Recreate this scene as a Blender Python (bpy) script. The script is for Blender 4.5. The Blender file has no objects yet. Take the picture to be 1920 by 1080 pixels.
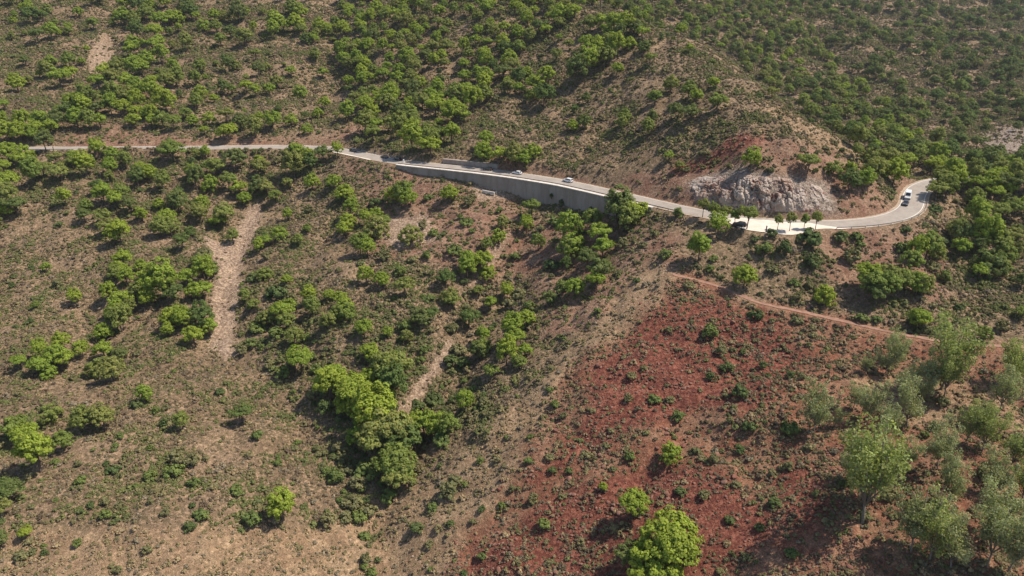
import bpy, bmesh, math, random
import numpy as np
from math import radians, sin, cos, pi
from mathutils import Vector, Matrix

SC = bpy.context.scene
COL = SC.collection
# ------------------------------------------------------------------ camera
F = 1371.0            # focal length in pixels of the 1920 wide photograph
TH = radians(24.3)    # camera looks down by this much
HC = 78.0             # camera height above the hairpin bend
cam_d = bpy.data.cameras.new('camera'); cam = bpy.data.objects.new('camera', cam_d); COL.objects.link(cam)
cam_d.sensor_width = 36.0; cam_d.lens = 36.0 * F / 1920.0
cam_d.clip_start = 1.0; cam_d.clip_end = 6000.0
cam.location = (0, 0, HC); cam.rotation_euler = (pi / 2 - TH, 0, 0)
SC.camera = cam
# ------------------------------------------------------------------ sky and sun
SUN_EL, SUN_AZ = radians(57), radians(4)        # azimuth from +x towards +y
w = bpy.data.worlds.new('World'); SC.world = w; w.use_nodes = True
nt = w.node_tree; nt.nodes.clear()
sky = nt.nodes.new('ShaderNodeTexSky'); sky.sky_type = 'NISHITA'; sky.sun_disc = False
sky.sun_elevation = SUN_EL; sky.sun_rotation = pi / 2 - SUN_AZ
bg = nt.nodes.new('ShaderNodeBackground'); bg.inputs[1].default_value = 0.12
wo = nt.nodes.new('ShaderNodeOutputWorld')
nt.links.new(sky.outputs[0], bg.inputs[0]); nt.links.new(bg.outputs[0], wo.inputs[0])
sd = bpy.data.lights.new('sun', 'SUN'); sd.energy = 4.8; sd.angle = radians(0.5); sd.color = (1.0, 0.91, 0.77)
sun = bpy.data.objects.new('sun', sd); COL.objects.link(sun)
sdir = Vector((cos(SUN_EL) * cos(SUN_AZ), cos(SUN_EL) * sin(SUN_AZ), sin(SUN_EL)))
sun.rotation_euler = sdir.to_track_quat('Z', 'Y').to_euler(); sun.location = sdir * 400
vs = SC.view_settings; vs.view_transform = 'Standard'; vs.look = 'None'; vs.exposure = 0.43; vs.gamma = 1.0
cy = SC.cycles
cy.max_bounces = 5; cy.diffuse_bounces = 3; cy.glossy_bounces = 2; cy.transmission_bounces = 3; cy.transparent_max_bounces = 4
cy.caustics_reflective = False; cy.caustics_refractive = False

# ------------------------------------------------------------------ pixel <-> place
def ray(px, py):
    u = (np.asarray(px, float) - 960) / F; v = (540 - np.asarray(py, float)) / F
    return u, cos(TH) + v * sin(TH), -sin(TH) + v * cos(TH)
def at_t(px, py, t):
    a, b, c = ray(px, py); return np.array([a * t, b * t, HC + c * t])
def at_z(px, py, z):
    a, b, c = ray(px, py); return at_t(px, py, (z - HC) / c)
def project(x, y, z):
    t = y * cos(TH) - (z - HC) * sin(TH)
    v = (y * sin(TH) + (z - HC) * cos(TH)) / t
    return 960 + F * x / t, 540 - F * v, t
def inpoly(px, py, poly):
    px = np.asarray(px); r = np.zeros(px.shape, bool); n = len(poly)
    for i in range(n):
        x1, y1 = poly[i]; x2, y2 = poly[(i + 1) % n]
        if y1 == y2: continue
        c = ((y1 > py) != (y2 > py)) & (px < (x2 - x1) * (py - y1) / (y2 - y1) + x1)
        r ^= c
    return r
# ------------------------------------------------------------------ noise
def _hash(ix, iy, seed):
    h = (ix.astype(np.int64) * 374761393 + iy.astype(np.int64) * 668265263 + seed * 1442695041) & 0x7fffffff
    h = ((h ^ (h >> 13)) * 1274126177) & 0x7fffffff
    h = ((h ^ (h >> 16)) * 1911520717) & 0x7fffffff
    return (h ^ (h >> 15))
def perlin(x, y, seed=0):
    ix = np.floor(x); iy = np.floor(y); fx = x - ix; fy = y - iy
    sx = fx * fx * fx * (fx * (fx * 6 - 15) + 10); sy = fy * fy * fy * (fy * (fy * 6 - 15) + 10)
    def g(dx, dy):
        a = (_hash(ix + dx, iy + dy, seed) & 1023) * (2 * pi / 1024)
        return np.cos(a) * (fx - dx) + np.sin(a) * (fy - dy)
    a = g(0, 0); b = g(1, 0); c = g(0, 1); d = g(1, 1)
    return 1.5 * ((a + (b - a) * sx) * (1 - sy) + (c + (d - c) * sx) * sy)
def fbm(x, y, scale, octaves=4, seed=0, gain=0.5):
    r = 0; amp = 1.0; x = np.asarray(x, float) / scale; y = np.asarray(y, float) / scale
    for o in range(octaves):
        r = r + amp * perlin(x, y, seed + o * 17); x = x * 2.03 + 11.7; y = y * 2.03 - 7.3; amp *= gain
    return r
# ------------------------------------------------------------------ the road's course
ROAD_PX = [(-330, 277, -14), (-150, 278, -13), (0, 279, -12), (170, 278, -11.6), (350, 277, -11), (500, 275, -10.5), (600, 276.5, -10), (640, 281.5, -9.5),
           (680, 290, -9), (720, 298.5, -8.5), (760, 305, -8), (840, 313, -7.2), (910, 320.5, -6.5), (965, 327.5, -6), (1058, 342, -5),
           (1130, 358, -4), (1200, 374, -3), (1260, 388, -2), (1330, 403, -1), (1400, 414, -.5), (1480, 420, 0), (1560, 421.5, 0),
           (1620, 418, 0), (1668, 411, .2), (1702, 398, .5), (1712, 385, .8), (1712, 370, 1.2), (1718, 355, 1.8), (1738, 345, 2.2),
           (1765, 338.5, 2.6), (1810, 335, 3), (1860, 334, 3), (1930, 336, 3), (2100, 345, 3)]
def smooth_line(P, step, sig):
    P = np.array(P, float); seg = np.r_[0, np.cumsum(np.linalg.norm(np.diff(P[:, :2], axis=0), axis=1))]
    s = np.arange(0, seg[-1], step); Q = np.stack([np.interp(s, seg, P[:, k]) for k in range(P.shape[1])], 1)
    n = int(3 * sig / step); k = np.exp(-.5 * (np.arange(-n, n + 1) * step / sig) ** 2); k /= k.sum()
    E = np.concatenate([np.repeat(Q[:1], n, 0), Q, np.repeat(Q[-1:], n, 0)])
    return np.stack([np.convolve(E[:, j], k, 'valid') for j in range(P.shape[1])], 1)
RD = smooth_line([list(at_z(*p)) + [p[0]] for p in ROAD_PX], 1.5, 5.0)   # x, y, z, photo column
def normals2(L):
    d = np.gradient(L[:, :2], axis=0); d /= np.linalg.norm(d, axis=1)[:, None]
    return np.stack([-d[:, 1], d[:, 0]], 1), d
RN, RT = normals2(RD)
def road_at(px, off=0.0, dz=0.0):
    i = int(np.argmin(np.abs(RD[:, 3] - px) + (0 if px < 1690 else 0)))
    p = RD[i, :3].copy(); p[:2] += RN[i] * off; p[2] += dz
    return p, math.atan2(RT[i, 1], RT[i, 0]), i
PATH = smooth_line([at_z(x, y, z) for x, y, z in [(1255, 512, -10), (1310, 526, -11.3), (1360, 541, -11.6), (1420, 568, -12.3), (1500, 584, -12.6), (1560, 597, -13),
                   (1620, 611, -13.3), (1690, 628, -13.6), (1780, 642, -13.9), (1850, 648, -14), (1940, 652, -14), (2100, 660, -14)]], 1.0, 3.0)
PN, PT = normals2(PATH)
# ------------------------------------------------------------------ terrain
CT = [  # photo column, row, depth along the camera axis
 (690,960,185),(690,1070,173),(740,830,200),(850,700,222),(940,550,252),(1900,1070,134),(1600,900,155),(1300,1070,148),(1000,900,179),(1150,700,198),
 (1350,850,171),(1000,1070,161),(1100,550,231),(1250,480,232),(1750,800,166),(1900,850,155),(1500,700,184),
 (100,350,340),(100,420,318),(100,520,286),(0,480,300),(200,600,260),(75,865,193),(300,1050,166),(0,1070,166),(300,800,206),(450,950,180),(600,850,201),
 (420,650,246),(430,480,300),(470,395,337),(500,330,358),(600,500,276),(700,400,314),(800,400,303),(760,480,275),(600,700,229),(700,600,244),(300,430,315),
 (250,520,282),(50,700,232),(150,760,214),(900,440,277),(1150,470,249),(1090,425,277),(1330,470,228),(1450,500,221),
 (1700,480,222),(1700,560,207),(1850,450,240),(1900,380,275),(1900,550,213),(1800,362,270),(1600,500,219),
 (1400,262,262),(1300,240,282),(1300,150,322),(1210,50,402),(1330,90,366),(1450,170,312),(1560,250,276),(1640,312,259),(1130,10,452),(1200,280,290),(1190,150,340),
 (1100,300,307),(1100,200,345),(1000,100,420),(900,200,374),(900,280,332),(800,265,352),(700,200,402),(700,100,472),(700,0,560),(900,0,505),(800,100,455),(660,262,372),
 (300,200,420),(300,100,490),(300,0,570),(620,150,458),(630,40,530),(0,100,480),(0,0,560),(0,200,412),(200,110,482),(180,245,392),(450,240,392),(520,120,470),(450,20,550),
 (1700,100,620),(1700,0,800),(1500,0,760),(1420,30,680),(1500,150,560),(1600,220,455),(1700,285,365),(1800,300,385),(1900,300,405),(1900,200,520),(1900,100,640),(1900,0,820),(1800,200,500),
 (1400,-20,740),(-150,300,378),(-200,600,262),(-200,900,190),(-200,100,490),(2080,500,215),(2080,700,178),(2100,1000,140),(2100,300,410),(2100,100,650),
 (960,1200,150),(300,1250,148),(1700,1250,125)]
CW = [  # hidden ground behind the ridge: ray column, row, depth, drop below the ray
 (1450,170,430,14),(1330,90,500,14),(1560,250,340,10),(1210,50,570,8),(1640,312,300,7)]
cps = [at_t(*c) for c in CT]
for a, b, t, dz in CW:
    p = at_t(a, b, t); p[2] -= dz; cps.append(p)
for x in range(-700, 1001, 170): cps.append(np.array([x, 1150.0, 150 + 20 * sin(x * .01)]))
for i in range(0, len(RD), 14): cps.append(RD[i, :3])
for i in range(0, len(PATH), 20): cps.append(PATH[i, :3])
for px, off, z in [(800, -8, -11.5), (880, -8, -11.8), (935, -8, -13.5), (1000, -8, -15.2), (1045, -8, -15.8), (1100, -8, -14.2), (1160, -8, -11.8), (1220, -8, -9.0), (1245, -8, -6.5), (760, -9, -10), (880, -14, -12.2), (935, -14, -13.2), (1000, -14, -14.6), (1045, -14, -15), (1100, -14, -13.2), (1160, -14, -12.2),
                   (1290, -9, -3.5), (1400, -16, -4.2), (1500, -16, -3.8), (1600, -12, -3.6),
                   (1400, 17, 11.5), (1330, 17, 10), (1480, 17, 12), (1550, 17, 10.5), (1270, 16, 6.5), (1630, 16, 8),
                   (860, 10, -3.0), (960, 10, -1.5), (1060, 10, 0), (1150, 10, 1), (700, 10, -5)]:
    p, _, _ = road_at(px, off); p[2] = z; cps.append(p)
CP = np.array(cps)
def tps_fit(P, lam):
    n = len(P); S = 100.0; X = P[:, :2] / S
    r2 = ((X[:, None] - X[None]) ** 2).sum(-1); K = np.where(r2 > 0, .5 * r2 * np.log(r2 + 1e-12), 0)
    A = np.zeros((n + 3, n + 3)); A[:n, :n] = K + lam * np.eye(n); A[:n, n] = 1; A[:n, n + 1:] = X; A[n, :n] = 1; A[n + 1:, :n] = X.T
    sol = np.linalg.solve(A, np.r_[P[:, 2], 0, 0, 0])
    def ev(x, y):
        out = np.empty(x.size); xf = x.ravel() / S; yf = y.ravel() / S
        for a in range(0, x.size, 40000):
            b = slice(a, a + 40000)
            r = (xf[b, None] - X[None, :, 0]) ** 2 + (yf[b, None] - X[None, :, 1]) ** 2
            out[b] = (.5 * r * np.log(r + 1e-12)) @ sol[:n] + sol[n] + sol[n + 1] * xf[b] + sol[n + 2] * yf[b]
        return out.reshape(x.shape)
    return ev
hill = tps_fit(CP, 0.004)
def axis(lo, a, b, hi, fine, coarse):
    v = list(np.arange(a, b + .01, fine)); s = fine
    while v[-1] < hi: s = min(coarse, s * 1.025); v.append(v[-1] + s)
    s = fine; l = []; c = a
    while c > lo: s = min(coarse, s * 1.025); c -= s; l.append(c)
    return np.array(l[::-1] + v)
GX = axis(-470, -150, 180, 720, .95, 4.0); GY = axis(50, 95, 330, 1080, .95, 4.5)
MX, MY = np.meshgrid(GX, GY)          # [row y, column x]
Z0 = hill(MX, MY)
def near_line(L, N, x, y, reach):
    """signed offset, distance, nearest index for points near a line"""
    idx = np.zeros(x.size, int); best = np.full(x.size, 1e9); xf = x.ravel(); yf = y.ravel()
    lo = L[:, :2].min(0) - reach; hi = L[:, :2].max(0) + reach
    sel = np.where((xf > lo[0]) & (xf < hi[0]) & (yf > lo[1]) & (yf < hi[1]))[0]
    for a in range(0, sel.size, 40000):
        s = sel[a:a + 40000]
        d2 = (xf[s, None] - L[None, :, 0]) ** 2 + (yf[s, None] - L[None, :, 1]) ** 2
        idx[s] = d2.argmin(1); best[s] = np.sqrt(d2.min(1))
    off = (xf - L[idx, 0]) * N[idx, 0] + (yf - L[idx, 1]) * N[idx, 1]
    return off.reshape(x.shape), best.reshape(x.shape), idx.reshape(x.shape)
RO, RDIST, RI = near_line(RD, RN, MX, MY, 60)
PO, PDIST, PI_ = near_line(PATH, PN, MX, MY, 20)
calm = np.clip((RDIST - 5) / 25, 0, 1)
ridged = 1 - np.abs(fbm(MX, MY, 34, 3, 5))
Z0 = Z0 + calm * (1.1 * fbm(MX, MY, 55, 3, 1) - 1.3 * np.clip(ridged - .58, 0, 1) * 3.4 + .45 * fbm(MX, MY, 11, 3, 3)) + .13 * fbm(MX, MY, 2.6, 3, 9) * np.clip(RDIST - 4, 0, 1)
def carve(pts, depth, width, amp=1.0):
    global Z0
    L = smooth_line([at_t(*p_) for p_ in pts], 3.0, 9.0); N_, _ = normals2(L); _, dd, ii_ = near_line(L, N_, MX, MY, width * 3.5)
    ends = np.clip(np.minimum(ii_, len(L) - 1 - ii_) / (len(L) * .18), 0, 1)
    wd = width * (1 + .35 * fbm(MX, MY, 22, 2, 19)); Z0 = Z0 - calm * depth * ends * np.exp(-np.abs(dd / wd) ** 1.4)
carve([(1010,400,297),(940,550,252),(850,700,222),(745,830,201),(695,950,186),(690,1080,172),(690,1200,160)], 8.0, 16)
carve([(500,340,356),(470,395,337),(436,480,300),(425,650,246),(500,740,225),(610,840,202),(680,920,190)], 3.6, 9)
carve([(620,-60,620),(630,40,530),(622,150,458),(650,235,395)], 6.0, 13)
carve([(230,-40,610),(200,100,484),(150,170,430),(110,235,395)], 4.0, 10)
carve([(430,0,560),(430,120,470),(410,230,398)], 3.0, 12)
carve([(960,430,283),(900,530,258),(840,640,234),(770,760,212)], 3.0, 7)
carve([(620,400,322),(560,520,272),(560,640,240),(610,740,220)], 3.0, 8)
carve([(840,60,480),(860,160,400),(830,260,352)], 3.5, 13)
carve([(1010,90,425),(990,190,362),(960,270,330)], 2.6, 10)
carve([(1180,90,376),(1150,200,335),(1110,290,309)], 2.2, 9)
carve([(1480,-30,800),(1560,90,620),(1640,180,510),(1720,250,420),(1790,305,380)], 8.0, 18)
carve([(1800,-30,860),(1780,60,700),(1800,160,560),(1850,260,440)], 8.0, 18)
carve([(1620,-30,820),(1660,60,690),(1700,150,560),(1760,240,440)], 5.0, 14)
carve([(130,430,312),(170,540,276),(190,640,246),(150,760,214)], 2.2, 9)
carve([(1480,620,200),(1350,760,183),(1200,900,173),(1080,1040,163)], 1.4, 6)
carve([(1600,650,190),(1520,760,175),(1420,900,165),(1330,1060,150)], 1.4, 6)
pcol = RD[RI, 3]
bay = np.exp(-((pcol - 1450) / 62.0) ** 4)                         # the gravel lay-by widens the bench
hwd = 4.9 + 6.5 * bay
wallm = (pcol > 757) & (pcol < 1243)
zr = RD[RI, 2]
d_up = RDIST - 4.7; d_dn = RDIST - hwd
rockm = np.exp(-((pcol - 1430) / 150.0) ** 6)
cut = 0.95 + .45 * rockm
zu = np.where(d_up > 0, np.clip(Z0, zr - .6 * d_up, zr + cut * d_up), zr - .12)
fill = np.where(wallm, 1e4, .62)
zd = np.where(d_dn > .15, np.clip(Z0, zr - fill * (d_dn - .15), zr + .9 * np.maximum(d_dn, 0)), zr - .12)
zd = np.where(wallm & (d_dn > .15), np.minimum(Z0, zr - 1.5), zd)
berm = np.clip((620 - pcol) / 60, 0, 1) * np.clip((pcol + 100) / 60, 0, 1) * (1.5 + 1.5 * np.exp(-((pcol - 245) / 90.) ** 4)) * (1 + .35 * fbm(MX, MY, 9, 2, 88))
zd = zd + berm * np.exp(-((d_dn - 2.4) / 1.7) ** 2) * (d_dn > .15)
GZ = np.where(RDIST < 55, np.where(RO > 0, zu, zd), Z0)
# footpath bench
zp = PATH[PI_, 2]; e = PDIST - 1.3
zp_ = np.where(e > 0, np.clip(GZ, zp - .55 * e, zp + 1.3 * e), zp - .08)
GZ = np.where(PDIST < 7, zp_, GZ)
def ground(x, y):
    x = np.asarray(x, float); y = np.asarray(y, float)
    i = np.clip(np.searchsorted(GX, x) - 1, 0, len(GX) - 2); j = np.clip(np.searchsorted(GY, y) - 1, 0, len(GY) - 2)
    fx = np.clip((x - GX[i]) / (GX[i + 1] - GX[i]), 0, 1); fy = np.clip((y - GY[j]) / (GY[j + 1] - GY[j]), 0, 1)
    return (GZ[j, i] * (1 - fx) + GZ[j, i + 1] * fx) * (1 - fy) + (GZ[j + 1, i] * (1 - fx) + GZ[j + 1, i + 1] * fx) * fy
def hit(px, py, tmin=95.0):
    """where the line of sight through a photo pixel meets the ground"""
    px = np.atleast_1d(np.asarray(px, float)); py = np.atleast_1d(np.asarray(py, float)); a, b, c = ray(px, py)
    ts = np.arange(tmin, 1000, 1.0); prev = None; res = np.full(px.size, np.nan)
    for t in ts:
        g = HC + c * t - ground(a * t, b * t)
        if prev is not None:
            m = np.isnan(res) & (g <= 0) & (prev > 0)
            res[m] = (t - 1 + prev[m] / (prev[m] - g[m]))
        prev = g
    ok = ~np.isnan(res); t = np.where(ok, res, 600)
    return a * t, b * t, ground(a * t, b * t), t, ok

# ------------------------------------------------------------------ ground colours: what lies where
R = np.random.default_rng(7)
RED = [(1290,505),(1420,560),(1560,590),(1720,640),(1920,660),(2300,660),(2300,1300),(760,1300),(800,1080),(880,960),(1000,800),(1080,690),(1180,590)]
DEEP = [[(1200,570),(1330,545),(1480,600),(1500,690),(1420,760),(1240,790),(1150,830),(1060,900),(1000,930),(1080,810),(1150,680)],
        [(820,1100),(1000,970),(1200,870),(1350,900),(1450,1000),(1320,1100)],[(1450,890),(1560,880),(1580,960),(1500,1010),(1440,980)],
        [(1280,300),(1400,255),(1440,262),(1340,300),(1260,330)]]
BANK = [[(1240,320),(1300,290),(1350,275),(1400,255),(1560,280),(1640,330),(1680,400),(1600,414),(1500,410),(1250,384),(1160,350)],
        [(120,268),(180,238),(400,252),(620,258),(660,225),(690,235),(640,272),(350,277),(120,284)],
        [(640,296),(760,322),(960,372),(1010,420),(1000,520),(900,545),(800,490),(700,470),(680,380)],
        [(1500,440),(1740,425),(1790,480),(1760,570),(1600,575),(1540,500)],[(1660,300),(1690,400),(1705,330),(1690,318)],
        [(930,290),(1250,375),(1250,395),(1060,335),(900,312)],[(608,0),(622,0),(634,40),(630,190),(606,195),(618,80)],[(1000,420),(1180,400),(1300,440),(1250,560),(1000,640)]]
PALE = [[(-400,1000),(200,990),(640,990),(740,910),(900,830),(1080,650),(1230,480),(1280,520),(1060,720),(930,960),(800,1080),(800,1300),(-400,1300)],
        [(1440,185),(1540,245),(1640,312),(1590,298),(1450,225)],[(1580,700),(1920,720),(1920,800),(1700,790)]]
SCREE = [[(378,440),(420,462),(440,435),(468,385),(492,382),(485,432),(457,480),(452,520),(447,580),(442,640),(448,668),(420,674),(395,650),(405,600),(398,540),(408,500)],
         [(735,778),(790,705),(848,632),(862,645),(805,720),(765,778)],[(165,100),(200,55),(215,95),(208,128),(185,142),(165,120)],
         [(880,350),(930,345),(965,372),(900,380)],[(48,320),(75,290),(110,285),(90,300),(60,325)],
         [(880,540),(925,470),(945,430),(955,440),(930,490),(895,545)],[(700,420),(800,400),(820,450),(740,470)]]
GREY = [[(1840,245),(1930,235),(1990,330),(1900,325),(1850,300)],[(1380,310),(1560,330),(1560,400),(1330,395),(1290,340)]]
def region(px, py, t, x, y):
    """how much of each ground there is at these places"""
    jx = 18 * fbm(x, y, 14, 4, 31) + 26 * fbm(x, y, 38, 2, 35); jy = 14 * fbm(x, y, 14, 4, 47) + 14 * fbm(x, y, 38, 2, 49); k = 200 / np.maximum(t, 120)
    qx = px + jx * k; qy = py + jy * k; near = t < 330
    red = inpoly(qx, qy, RED) & (t < 260)
    deep = np.zeros_like(red); bank = deep.copy(); pale = deep.copy(); scree = deep.copy(); grey = deep.copy()
    for p in DEEP: deep |= inpoly(qx, qy, p) & near
    for i, p in enumerate(BANK): bank |= inpoly(qx, qy, p) & (t < (290 if i == 0 else 410))
    for i, p in enumerate(PALE): pale |= inpoly(qx, qy, p) & (t < (420 if i else 300))
    for p in SCREE: scree |= inpoly(px + jx * k * .35, py + jy * k * .35, p)
    for i, p in enumerate(GREY): grey |= inpoly(qx, qy, p) & ((t > 330) if i == 0 else near)
    return [m.astype(float) for m in (red, deep, bank, pale, scree, grey)]
VX, VY, VZ = MX.ravel(), MY.ravel(), GZ.ravel()
PX, PY, PTT = project(VX, VY, VZ)
REG = region(PX, PY, PTT, VX, VY)
def blur(a, n=2):
    a = a.reshape(MX.shape)
    for _ in range(n):
        a = (np.roll(a, 1, 0) + a + np.roll(a, -1, 0)) / 3; a = (np.roll(a, 1, 1) + a + np.roll(a, -1, 1)) / 3
    return a.ravel()
REG = [blur(m) for m in REG]

# ------------------------------------------------------------------ material helpers
def new_mat(name, rough=0.9):
    m = bpy.data.materials.new(name); m.use_nodes = True; b = m.node_tree.nodes['Principled BSDF']
    b.inputs['Roughness'].default_value = rough; b.inputs['Specular IOR Level'].default_value = 0.2
    return m, m.node_tree, b
def node(nt, kind, **kw):
    n = nt.nodes.new(kind)
    for k, v in kw.items():
        if k[0] == 'i' and k[1:].isdigit(): n.inputs[int(k[1:])].default_value = v
        else: setattr(n, k, v)
    return n
def mixc(nt, fac, a, b, mode='MIX'):
    n = node(nt, 'ShaderNodeMix', data_type='RGBA', blend_type=mode)
    for sock, v in ((n.inputs[0], fac), (n.inputs[6], a), (n.inputs[7], b)):
        if hasattr(v, 'is_linked'): nt.links.new(v, sock)
        else: sock.default_value = v if isinstance(v, (int, float)) else (*v, 1)
    return n.outputs[2]
def noise(nt, vec, scale, detail=4, rough=.6, lo=.4, hi=.6):
    n = node(nt, 'ShaderNodeTexNoise'); n.inputs['Scale'].default_value = scale; n.inputs['Detail'].default_value = detail; n.inputs['Roughness'].default_value = rough
    nt.links.new(vec, n.inputs['Vector'])
    r = node(nt, 'ShaderNodeMapRange', interpolation_type='SMOOTHSTEP'); r.inputs[1].default_value = lo; r.inputs[2].default_value = hi
    nt.links.new(n.outputs[0], r.inputs[0]); return r.outputs[0]
def flat_mat(name, col, rough=.7, var=.12, scale=1.5, metal=0.0, spec=.3):
    m, nt, b = new_mat(name, rough); g = node(nt, 'ShaderNodeNewGeometry')
    f = noise(nt, g.outputs['Position'], scale, 5, .65, .3, .7)
    c = mixc(nt, f, [k * (1 - var) for k in col], [min(1, k * (1 + var)) for k in col]); nt.links.new(c, b.inputs['Base Color'])
    b.inputs['Metallic'].default_value = metal; b.inputs['Specular IOR Level'].default_value = spec
    return m
def leaf_mat(name, a, b_, trans=.28, dark=None):
    """leaves: colour varies per plant and per clump, some light shines through"""
    m, nt, b = new_mat(name, .75); oi = node(nt, 'ShaderNodeObjectInfo'); g = node(nt, 'ShaderNodeNewGeometry')
    c = mixc(nt, oi.outputs['Random'], a, b_)
    at = node(nt, 'ShaderNodeAttribute', attribute_name='tint')
    c = mixc(nt, 1.0, c, at.outputs['Color'], 'MULTIPLY')
    nt.links.new(c, b.inputs['Base Color']); b.inputs['Specular IOR Level'].default_value = .12
    tr = node(nt, 'ShaderNodeBsdfTranslucent'); c2 = mixc(nt, 1.0, c, (1.25, 1.3, .7), 'MULTIPLY'); nt.links.new(c2, tr.inputs[0])
    mx = node(nt, 'ShaderNodeMixShader', i0=trans); nt.links.new(b.outputs[0], mx.inputs[1]); nt.links.new(tr.outputs[0], mx.inputs[2])
    nt.links.new(mx.outputs[0], nt.nodes['Material Output'].inputs[0])
    return m
# ------------------------------------------------------------------ object helpers
def mesh_of(name, V, Fc, mat=None, smooth=False, tint=None):
    me = bpy.data.meshes.new(name); me.from_pydata([tuple(v) for v in V], [], [tuple(f) for f in Fc]); me.update()
    if mat: me.materials.append(mat)
    if smooth: me.polygons.foreach_set('use_smooth', np.ones(len(me.polygons), bool))
    if tint is not None:
        a = me.attributes.new('tint', 'FLOAT_COLOR', 'POINT'); t = np.asarray(tint, np.float32)
        a.data.foreach_set('color', np.c_[t, np.ones(len(t))].astype(np.float32).ravel())
    return me
def link(name, me, parent=None, loc=None):
    o = bpy.data.objects.new(name, me); COL.objects.link(o)
    if parent: o.parent = parent
    if loc is not None: o.location = loc
    return o
def tag(o, label=None, cat=None, group=None, kind=None):
    for k, v in (('label', label), ('category', cat), ('group', group), ('kind', kind)):
        if v: o[k] = v
    return o
def ribbon(L, N, o1, o2, dz=0.0, wob=0.0, seed=0):
    n = len(L); o1 = np.broadcast_to(o1, n); o2 = np.broadcast_to(o2, n); V = []
    s = np.arange(n) * 1.0
    j1 = wob * fbm(s, s * 0 + seed, 5, 3, seed); j2 = wob * fbm(s, s * 0 + seed + 50, 5, 3, seed + 3)
    for k in range(n):
        for o in (o1[k] + j1[k], o2[k] + j2[k]): V.append((L[k, 0] + N[k, 0] * o, L[k, 1] + N[k, 1] * o, L[k, 2] + dz))
    return V, [(2 * k, 2 * k + 1, 2 * k + 3, 2 * k + 2) for k in range(n - 1)]
def box(V, Fc, c, s, rz=0.0, taper=1.0):
    b = len(V); cz, sz = cos(rz), sin(rz)
    for z in (-1, 1):
        k = taper if z > 0 else 1.0
        for x, y in ((-1, -1), (1, -1), (1, 1), (-1, 1)):
            X = x * s[0] / 2 * k; Y = y * s[1] / 2 * k
            V.append((c[0] + X * cz - Y * sz, c[1] + X * sz + Y * cz, c[2] + z * s[2] / 2))
    Fc += [(b, b + 3, b + 2, b + 1), (b + 4, b + 5, b + 6, b + 7)] + [(b + i, b + (i + 1) % 4, b + 4 + (i + 1) % 4, b + 4 + i) for i in range(4)]
def tube(V, Fc, pts, rad, n=6):
    b = len(V)
    for k, (p, r) in enumerate(zip(pts, rad)):
        d = Vector(pts[min(k + 1, len(pts) - 1)]) - Vector(pts[max(k - 1, 0)]); d.normalize()
        a = d.orthogonal().normalized(); c = d.cross(a)
        for i in range(n):
            an = 2 * pi * i / n; q = Vector(p) + (a * cos(an) + c * sin(an)) * r; V.append(tuple(q))
    for k in range(len(pts) - 1):
        for i in range(n): Fc.append((b + k * n + i, b + k * n + (i + 1) % n, b + (k + 1) * n + (i + 1) % n, b + (k + 1) * n + i))
    Fc.append(tuple(b + (len(pts) - 1) * n + i for i in range(n)))

# ------------------------------------------------------------------ terrain mesh
gm, nt, b = new_mat('hillside_soil', .95)
geo = node(nt, 'ShaderNodeNewGeometry'); P = geo.outputs['Position']
A1 = node(nt, 'ShaderNodeAttribute', attribute_name='soil_a'); S1 = node(nt, 'ShaderNodeSeparateColor'); nt.links.new(A1.outputs['Color'], S1.inputs[0])
A2 = node(nt, 'ShaderNodeAttribute', attribute_name='soil_b'); S2 = node(nt, 'ShaderNodeSeparateColor'); nt.links.new(A2.outputs['Color'], S2.inputs[0])
big = noise(nt, P, .035, 5, .6, .38, .62); mid = noise(nt, P, .17, 6, .68, .38, .62); fine = noise(nt, P, .95, 6, .72, .40, .60); grit = noise(nt, P, 3.2, 5, .75, .38, .62)
def two(a, b_, f): return mixc(nt, f, a, b_)
base = two((.195, .130, .078), (.265, .180, .113), big)
base = mixc(nt, mid, base, two((.130, .104, .052), (.300, .200, .127), fine))
redc = two((.220, .090, .053), (.280, .155, .094), mid)
deepc = two((.155, .046, .031), (.225, .085, .055), fine)
bankc = two((.215, .112, .073), (.30, .185, .122), mid)
palec = two((.275, .175, .103), (.360, .245, .148), mid)
screec = two((.27, .18, .125), (.40, .29, .205), fine)
greyc = two((.19, .145, .115), (.29, .23, .185), fine)
c = mixc(nt, S1.outputs[2], base, bankc); c = mixc(nt, S1.outputs[0], c, redc); c = mixc(nt, S1.outputs[1], c, deepc)
pm = node(nt, 'ShaderNodeMath', operation='MULTIPLY', i1=.85); nt.links.new(S2.outputs[0], pm.inputs[0])
c = mixc(nt, pm.outputs[0], c, palec); c = mixc(nt, S2.outputs[2], c, greyc); c = mixc(nt, S2.outputs[1], c, screec)
sp = node(nt, 'ShaderNodeMapRange'); sp.inputs[3].default_value = .62; sp.inputs[4].default_value = 1.14; nt.links.new(grit, sp.inputs[0])
sp2 = node(nt, 'ShaderNodeMapRange'); sp2.inputs[3].default_value = .74; sp2.inputs[4].default_value = 1.15; nt.links.new(fine, sp2.inputs[0])
mm = node(nt, 'ShaderNodeMath', operation='MULTIPLY'); nt.links.new(sp.outputs[0], mm.inputs[0]); nt.links.new(sp2.outputs[0], mm.inputs[1])
cc = node(nt, 'ShaderNodeCombineColor')
for k in range(3): nt.links.new(mm.outputs[0], cc.inputs[k])
c = mixc(nt, 1.0, c, cc.outputs[0], 'MULTIPLY'); nt.links.new(c, b.inputs['Base Color'])
hsum = node(nt, 'ShaderNodeMath', operation='MULTIPLY_ADD', i1=.35); nt.links.new(grit, hsum.inputs[0]); nt.links.new(fine, hsum.inputs[2])
bp = node(nt, 'ShaderNodeBump'); bp.inputs['Strength'].default_value = .7; bp.inputs['Distance'].default_value = .22
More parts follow.
